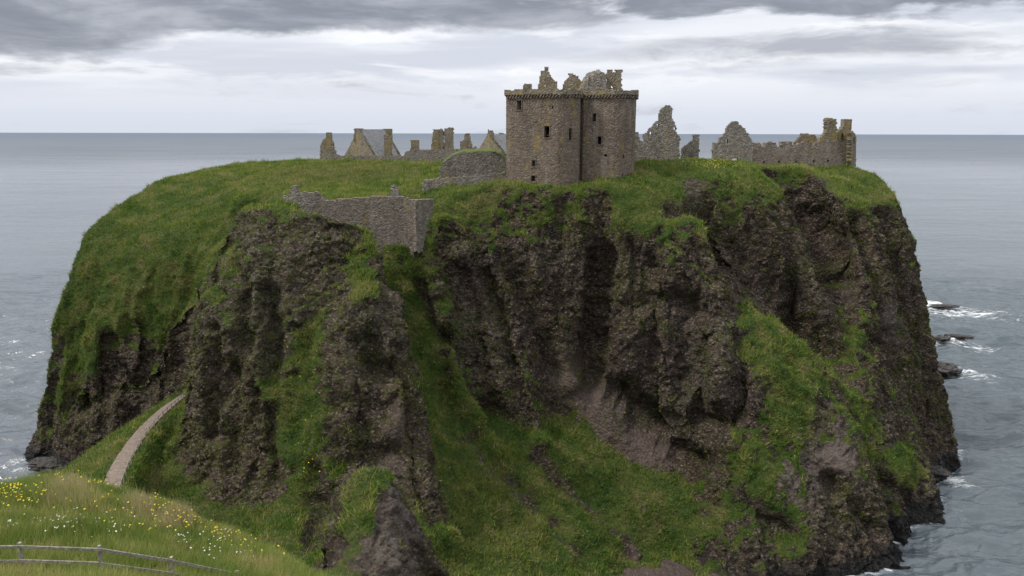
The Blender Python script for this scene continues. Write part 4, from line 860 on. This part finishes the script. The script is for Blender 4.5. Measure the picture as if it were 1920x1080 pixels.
adopt(wall_px('link_wall', [(829,285),(829,271),(835,271),(835,285)], 190.3, 0, 0.8, M_LICH), tw); adopt(wall_px('lintel', [(829,255),(829,246),(835,246),(835,255)], 190.3, 0, 0.8, M_LICH, sink=0), tw)
single('stepped_chimney', 'small stepped chimney ruin just left of the second slate roof', 'ruin', [(862,282),(863,265),(870,263),(871,251),(881,251),(883,264),(886,276),(886,284)], 186, sink=2.5)
h2 = empty('gabled_building', base_of(920, 165), 'gabled building with slate roof partly hidden by the keep', 'house')
G1 = a(P(918,252,160)); W1 = a(P(894,283,162.5)); E1 = a(P(942,286,156.5)); dG = a(P(946,253,166))-G1; dG[2] = 0; G2 = G1+dG*1.5; E1[2] = W1[2] = P(918,285,159)[2]; 
roof_house(h2, G1, G2, E1, E1+dG*1.5, W1, W1+dG*1.5, hz(W1[0], W1[1])-1.5)
adopt(wall_px('chimney', [(914,258),(915,243),(925,243),(926,258)], 160.3, 0, 0.8, M_LICH, sink=.2), h2)
adopt(wall_px('chimney', [(936,262),(936,250),(946,250),(947,262)], 168, 0, 0.8, M_LICH, sink=.2), h2)
vb = empty('vaulted_store', base_of(885, 142), 'squat rubble building with an arched grass covered top, left of the keep', 'ruin')
adopt(wall_px('wall', [(822,334),(824,318),(832,304),(848,292),(865,286),(900,284),(928,284),(940,290),(946,300),(947,334)], 142, 4, 1.2, M_GREY, rag=.3, sink=2.5), vb)
def turf_cap(name, prof, y0, y1, mat, h=0.35):
    xs = [X(p[0], y0, p[1]) for p in prof]; zs = [P(p[0], p[1], y0)[2] for p in prof]; nx2, ny2 = 60, 24; xx, yy = np.meshgrid(np.linspace(xs[0], xs[-1], nx2), np.linspace(y0, y1, ny2)); z = np.interp(xx, xs, zs)
    q = np.stack([xx.ravel(), yy.ravel(), z.ravel()], 1); q[:, 2] += perlin(q/0.9, 44)*0.35+h*np.minimum(1, (q[:, 1]-y0)/1.0)-0.05; i = np.arange(len(q)).reshape(ny2, nx2)
    return mesh_np(name, q, np.stack([i[:-1, :-1].ravel(), i[:-1, 1:].ravel(), i[1:, 1:].ravel(), i[1:, :-1].ravel()], 1), mat, True)
adopt(link('turf_roof', turf_cap('turf_roof', [(823,320),(832,304),(848,292),(865,286),(900,284),(928,284),(940,290),(946,300)], 142.2, 150, M_TURFCAP)), vb)
single('field_wall', 'low collapsed rubble wall in the grass below the vaulted store', 'wall', [(790,350),(794,338),(806,337),(830,335),(850,333),(880,331),(905,329),(948,324),(948,338),(900,345),(860,354),(820,353)], 130.5, sink=2, mat=M_GREY, thick=1.2, rag=.35)
# ------------------------------------------------------------------ ruins right of the keep
single('ruined_wall_end', 'broken wall end showing right beside the keep', 'ruin', [(1184,300),(1184,249),(1197,248),(1200,262),(1206,265),(1206,275),(1214,277),(1216,300)], 146, mat=M_GREY, sink=3)
single('tall_ruined_gable', 'tall pointed gable ruin with a crumbling chimney top and small openings, right of the keep', 'ruin',
 [(1206,298),(1207,253),(1213,247),(1224,234),(1236,222),(1237,208),(1243,202),(1252,197),(1261,200),(1259,216),(1263,226),(1268,236),(1269,242),(1266,246),(1270,251),(1275,253),(1276,298)], 150, mat=M_GREY, holes=[rect(1219,246,1223,253),rect(1232,232,1235,239),rect(1264,238,1267,243)], rag=.4, sink=3)
single('sloping_wall_fragment', 'low wall fragment with a slanting top rising to a small stump, between the two gables', 'ruin', [(1277,298),(1279,279),(1288,270),(1300,261),(1301,252),(1311,252),(1311,298)], 152, mat=M_GREY, sink=3)
pal = empty('long_range', base_of(1500, 150), 'long roofless range with small windows, pointed left gable and two chimneys at its right end', 'ruin')
for spec in [('gable', [(1337,312),(1337,273),(1340,267),(1350,268),(1349,262),(1362,247),(1362,240),(1370,231),(1375,226),(1382,226),(1388,234),(1397,240),(1405,255),(1410,263),(1411,322),(1400,320)], 147, 0, [rect(1361,260,1366,269),rect(1374,296,1384,300)], M_GREY),
             ('wall', [(1411,326),(1411,267),(1427,268),(1429,276),(1434,276),(1434,266),(1455,266),(1457,275),(1465,275),(1466,264),(1486,265),(1488,270),(1497,270),(1500,266),(1520,266),(1522,271),(1528,271),(1530,266),(1548,264),(1570,263),(1575,266),(1600,266),(1605,268),(1605,316),(1540,318),(1500,322),(1440,328)], 152.5, 8, [rect(1431,300,1434,305),rect(1459,299,1462,304),rect(1491,300,1494,304),rect(1524,298,1528,305),rect(1551,298,1554,303),rect(1580,297,1582,303)], M_PAL)]:
    adopt(wall_px(spec[0], spec[1], spec[2], spec[3], 1.1, spec[5], holes=spec[4], rag=.28, sink=3.5), pal)
adopt(wall_px('chimney', [(1548,266),(1551,222),(1554,220),(1569,221),(1570,266)], 153.8, 8, 1.3, M_LICH, sink=.6), pal)
adopt(wall_px('chimney', [(1572,266),(1573,250),(1580,238),(1584,232),(1583,222),(1597,222),(1599,266)], 155.3, 8, 1.3, M_LICH, holes=[rect(1577,248,1582,262)], sink=.6), pal)
adopt(wall_px('end_wall', [(1598,312),(1598,244),(1604,250),(1606,256),(1606,312)], 156, 60, 0.9, M_LICH, holes=[rect(1600,256,1603,285)], sink=3), pal)
adopt(wall_px('wall_stub', [(1536,268),(1538,257),(1545,251),(1551,246),(1552,268)], 153.6, 8, 1.0, M_LICH, sink=.6), pal)
single('hipped_ruin', 'low ruin with a flat topped sloping gable peeping over the long range', 'ruin', [(1488,275),(1491,266),(1500,256),(1504,250),(1528,250),(1533,260),(1536,266),(1537,275)], 165, mat=M_LICH, sink=4)
# ------------------------------------------------------------------ gatehouse rampart on the cleft
gh = empty('gatehouse_wall', base_of(760, 112), 'high plain rampart wall with a projecting right end, closing the cleft below the keep', 'rampart')
adopt(wall_px('wall', [(604,400),(604,378),(640,374),(720,369),(764,371),(764,476),(604,476)], 111.4, -3, 1.2, M_WALL, rag=.12, sink=2.5), gh)
adopt(wall_px('buttress', [(757,464),(757,372),(779,377),(779,453),(771,458)], 110.6, -20, 1.2, M_WALL, rag=.08, sink=2.5), gh)
adopt(wall_px('return_wall', [(780,453),(780,377),(816,374),(812,395),(800,425),(793,452),(786,455)], 110.8, 35, 1.2, M_WALL, rag=.12, sink=1.5), gh)
single('rubble_stump', 'thin upright rubble stump above the rampart wall', 'ruin', [(733,372),(733,352),(736,345),(741,352),(747,356),(748,372)], 113.5, mat=M_GREY, sink=1.5)
single('broken_wall', 'small broken wall with a stepped top on the gatehouse rock', 'ruin', [(528,388),(531,370),(543,366),(544,350),(556,350),(557,363),(585,362),(592,361),(600,366),(608,374),(608,388)], 112.5, mat=M_GREY, rag=.35, sink=1.5)


# ------------------------------------------------------------------ fences
def bar(p0, p1, wv, hv, up_=(0, 0, 1)):
    p0 = np.array(p0, float); p1 = np.array(p1, float); t_ = p1-p0; L = np.linalg.norm(t_); t_ /= L; s_ = np.cross(t_, up_); s_ /= np.linalg.norm(s_); u_ = np.cross(s_, t_)
    return ((p0+p1)/2, [t_, s_, u_], (L/2, wv/2, hv/2))
def post_bar(x, y, z0, z1, wv, rot=0.0, tilt=0.0):
    ca, sa = math.cos(rot), math.sin(rot); up_ = np.array([tilt, 0, 1.0]); up_ /= np.linalg.norm(up_); a_ = np.array([ca, sa, 0]); a_ -= up_*(a_@up_); a_ /= np.linalg.norm(a_); b_ = np.cross(up_, a_)
    return (np.array([x+tilt*(z0+z1)/2*0, y, (z0+z1)/2]), [a_, b_, up_], (wv/2, wv/2, (z1-z0)/2))
def wood(name, boxes, root, bev=0.012):
    o = link(name, boxmesh(name, boxes, M_WOOD, 0.004)); adopt(o, root)
    m_ = o.modifiers.new('b', 'BEVEL'); m_.width = bev; m_.segments = 2; return o
fp = [P(-110,1022,21.4), P(38,1019,22.0), P(187,1024,22.4), P(323,1045,23.6), P(446,1071,25.0), P(560,1100,26.6)]
fr = empty('rail_fence', (fp[1][0], fp[1][1], fp[1][2]-1.1), 'weathered two rail wooden fence along the near grass bank', 'fence')
for i, q in enumerate(fp):
    wood('post', [post_bar(q[0], q[1], q[2]-1.45, q[2], 0.105, -0.1, 0.01*(i % 3-1))], fr)
for (dz_t) in (0.10, 0.56):
    for a_, c_ in zip(fp[:-1], fp[1:]):
        yy_ = 0.075; mid_ = (np.array(a_)+np.array(c_))/2; mid_[2] -= dz_t+0.015
        p0 = np.array([a_[0], a_[1]-yy_, a_[2]-dz_t]); p1 = np.array([c_[0], c_[1]-yy_, c_[2]-dz_t]); mid_[1] -= yy_
        wood('rail', [bar(p0, p1, 0.04, 0.10)], fr)
pf = empty('path_fence', tuple(PC[58]), 'thin low post and rail fence along the right edge of the footpath', 'fence')
pp = [PC[i]+sdv[i]*(wid[i]+0.22) for i in range(32, len(PC)-4, 4)]
for q in pp: wood('post', [post_bar(q[0], q[1], q[2]-0.4, q[2]+0.85, 0.10)], pf, 0.01)
for a_, c_ in zip(pp[:-1], pp[1:]): wood('rail', [bar(a_+np.array([0, 0, .74]), c_+np.array([0, 0, .74]), 0.05, 0.08)], pf, 0.01)
# ------------------------------------------------------------------ skerries
def m_sk():
    m, t = new_mat('skerry_rock'); pos = t.node('ShaderNodeNewGeometry').outputs['Position']; n = t.noise(pos, 1.6, 6, 0.7)
    finish(t, t.mix(t.rng(n, 0.35, 0.65), (0.022, 0.020, 0.019), (0.055, 0.048, 0.043)), 0.5, n, 0.4, 1.0, 0.4); return m
M_SK = m_sk()
def skerry(px, py, rx, ry, h, label, seed, rot=0.0):
    c = np.array(PZ(px, py, 0)); bm = bmesh.new(); bmesh.ops.create_icosphere(bm, subdivisions=5, radius=1); v = np.array([q.co[:] for q in bm.verts])
    n = 1+0.55*fbm(v*1.6+seed, seed, 4); F1_, F2_, ID_ = worley(v*2.6+seed*3, seed); n += (ID_-.5)*0.35
    v = v*n[:, None]*np.array([rx, ry, h]); v[:, 2] += h*0.1; ca, sa = math.cos(rot), math.sin(rot); v = np.stack([v[:, 0]*ca-v[:, 1]*sa, v[:, 0]*sa+v[:, 1]*ca, v[:, 2]], 1)
    for q, w_ in zip(bm.verts, v): q.co = w_
    me = bpy.data.meshes.new('sea_rock'); bm.to_mesh(me); bm.free(); me.materials.append(M_SK); o = link('sea_rock', me); o.location = c
    return tag(o, label, 'rock', 'wet black rocks breaking the surf right of the headland')
skerry(1772, 572, 4.5, 2.4, 0.35, 'farthest low black rock in the surf, nearly awash', 3)
skerry(1797, 630, 3.4, 1.5, 0.6, 'middle black rock standing in white water right of the cliff', 5, -.3)
skerry(1768, 633, 2.0, 2.0, 0.6, 'small black rock between the cliff and the middle surf rock', 11)
skerry(1768, 692, 3.8, 3.4, 1.5, 'largest black rock jutting out from the cliff foot, nearest of the surf rocks', 8, .2)
skerry(1748, 882, 2.6, 2.4, 0.8, 'low wet rock ledge at the cliff foot beside the small outcrop', 13)
skerry(105, 874, 4.5, 2.2, 1.0, 'dark wet rock below the left cliff, by the grassy neck', 17)
bpy.data.objects[-1] if False else None
# ------------------------------------------------------------------ flowers and straw on the near bank
def pick(pxs, n, spread):
    """ground points on the near bank under photo pixels"""
    out = []
    for _ in range(n):
        cx_, cy_, sx_, sy_ = pxs[rng.integers(len(pxs))]; q = ray(cx_+rng.normal(0, sx_), cy_+rng.normal(0, sy_)); t = np.arange(18., 45., 0.15); z = CAMZ+q[2]*t; k_ = np.where(z <= hsample(q[0]*t, q[1]*t))[0]
        if len(k_): t_ = t[k_[0]]; out.append((q[0]*t_, q[1]*t_, hz(q[0]*t_, q[1]*t_)))
    return np.array(out)
def flowers(name, label, P0, hgt, r_, mat, petals=6, disc=None):
    V = []; Fc = []
    for p_ in P0:
        c = p_+np.array([rng.normal(0, .05), rng.normal(0, .05), hgt*(0.6+0.7*rng.random())]); n_ = np.array([rng.normal(0, .4), -0.45+rng.normal(0, .3), 1.0]); n_ /= np.linalg.norm(n_)
        a_ = np.cross(n_, [1, 0, 0]); a_ /= np.linalg.norm(a_); b_ = np.cross(n_, a_); rr_ = r_*(0.7+0.6*rng.random())
        for k_ in range(petals):
            th = 6.283*k_/petals+rng.normal(0, .1); k0 = len(V); d1 = a_*math.cos(th-.38)+b_*math.sin(th-.38); d2 = a_*math.cos(th+.38)+b_*math.sin(th+.38)
            V += [c, c+d1*rr_+n_*0.2*rr_, c+d2*rr_+n_*0.2*rr_]; Fc.append((k0, k0+1, k0+2))
    return tag(link(name, mesh_np(name, np.array(V), np.array(Fc), mat)), label, 'flowers', kind='stuff')
M_YEL = plain('yellow_petals', (0.78, 0.60, 0.03), 0.7, 0.2); M_WHT = plain('white_petals', (0.62, 0.62, 0.56), 0.7, 0.15)
yl = [(120,900,40,7),(60,940,45,14),(50,965,30,10),(170,918,30,7),(190,945,25,12),(300,945,25,10),(310,965,22,10),(370,985,30,12),(400,980,20,8),(330,1000,40,15),(430,1020,30,10),(250,990,80,20),(20,940,15,10),(480,1040,40,14)]
flowers('yellow_flowers', 'yellow wildflowers scattered through the long grass of the near bank', pick(yl, 360, 0), 0.5, 0.030, M_YEL)
wt = [(60,993,25,5),(150,985,20,8),(160,1000,30,8),(225,1005,18,8),(215,1015,15,6),(110,1005,15,8),(345,1030,12,4),(410,1020,20,6),(450,1060,25,8),(30,1000,12,4),(380,1050,30,6)]
flowers('white_flowers', 'white daisies in loose drifts on the near bank', pick(wt, 120, 0), 0.42, 0.025, M_WHT, 8)
st = [(140,930,14,10),(120,945,14,12),(150,950,16,10),(270,960,14,10),(330,985,14,8),(350,975,12,6)]
sp = pick(st, 2600, 0); nn = np.tile([0, 0, 1.0], (len(sp), 1)); v, f = blades(sp, nn, 4, 0.62, 0.012, 0.22, 0.12, 0.8); v[2::3, 0] -= 0.12
tag(link('straw_grass', mesh_np('straw_grass', v, f, M_STRAW)), 'tall dry straw coloured grass clumps on the near bank', 'grass', kind='stuff')
yg = []
for cx_, cy_, sx_, sy_, n_ in ((575,390,26,2,26),(1350,310,30,5,110),(580,830,12,30,40),(560,640,14,60,20)):
    for _ in range(n_):
        h_ = hit(cx_+rng.normal(0, sx_), cy_+rng.normal(0, sy_)); yg.append((h_[0], h_[1], h_[2]+0.15))
flowers('gorse_flowers', 'patches of yellow flowers on the headland turf', np.array(yg), 0.3, 0.06, M_YEL)
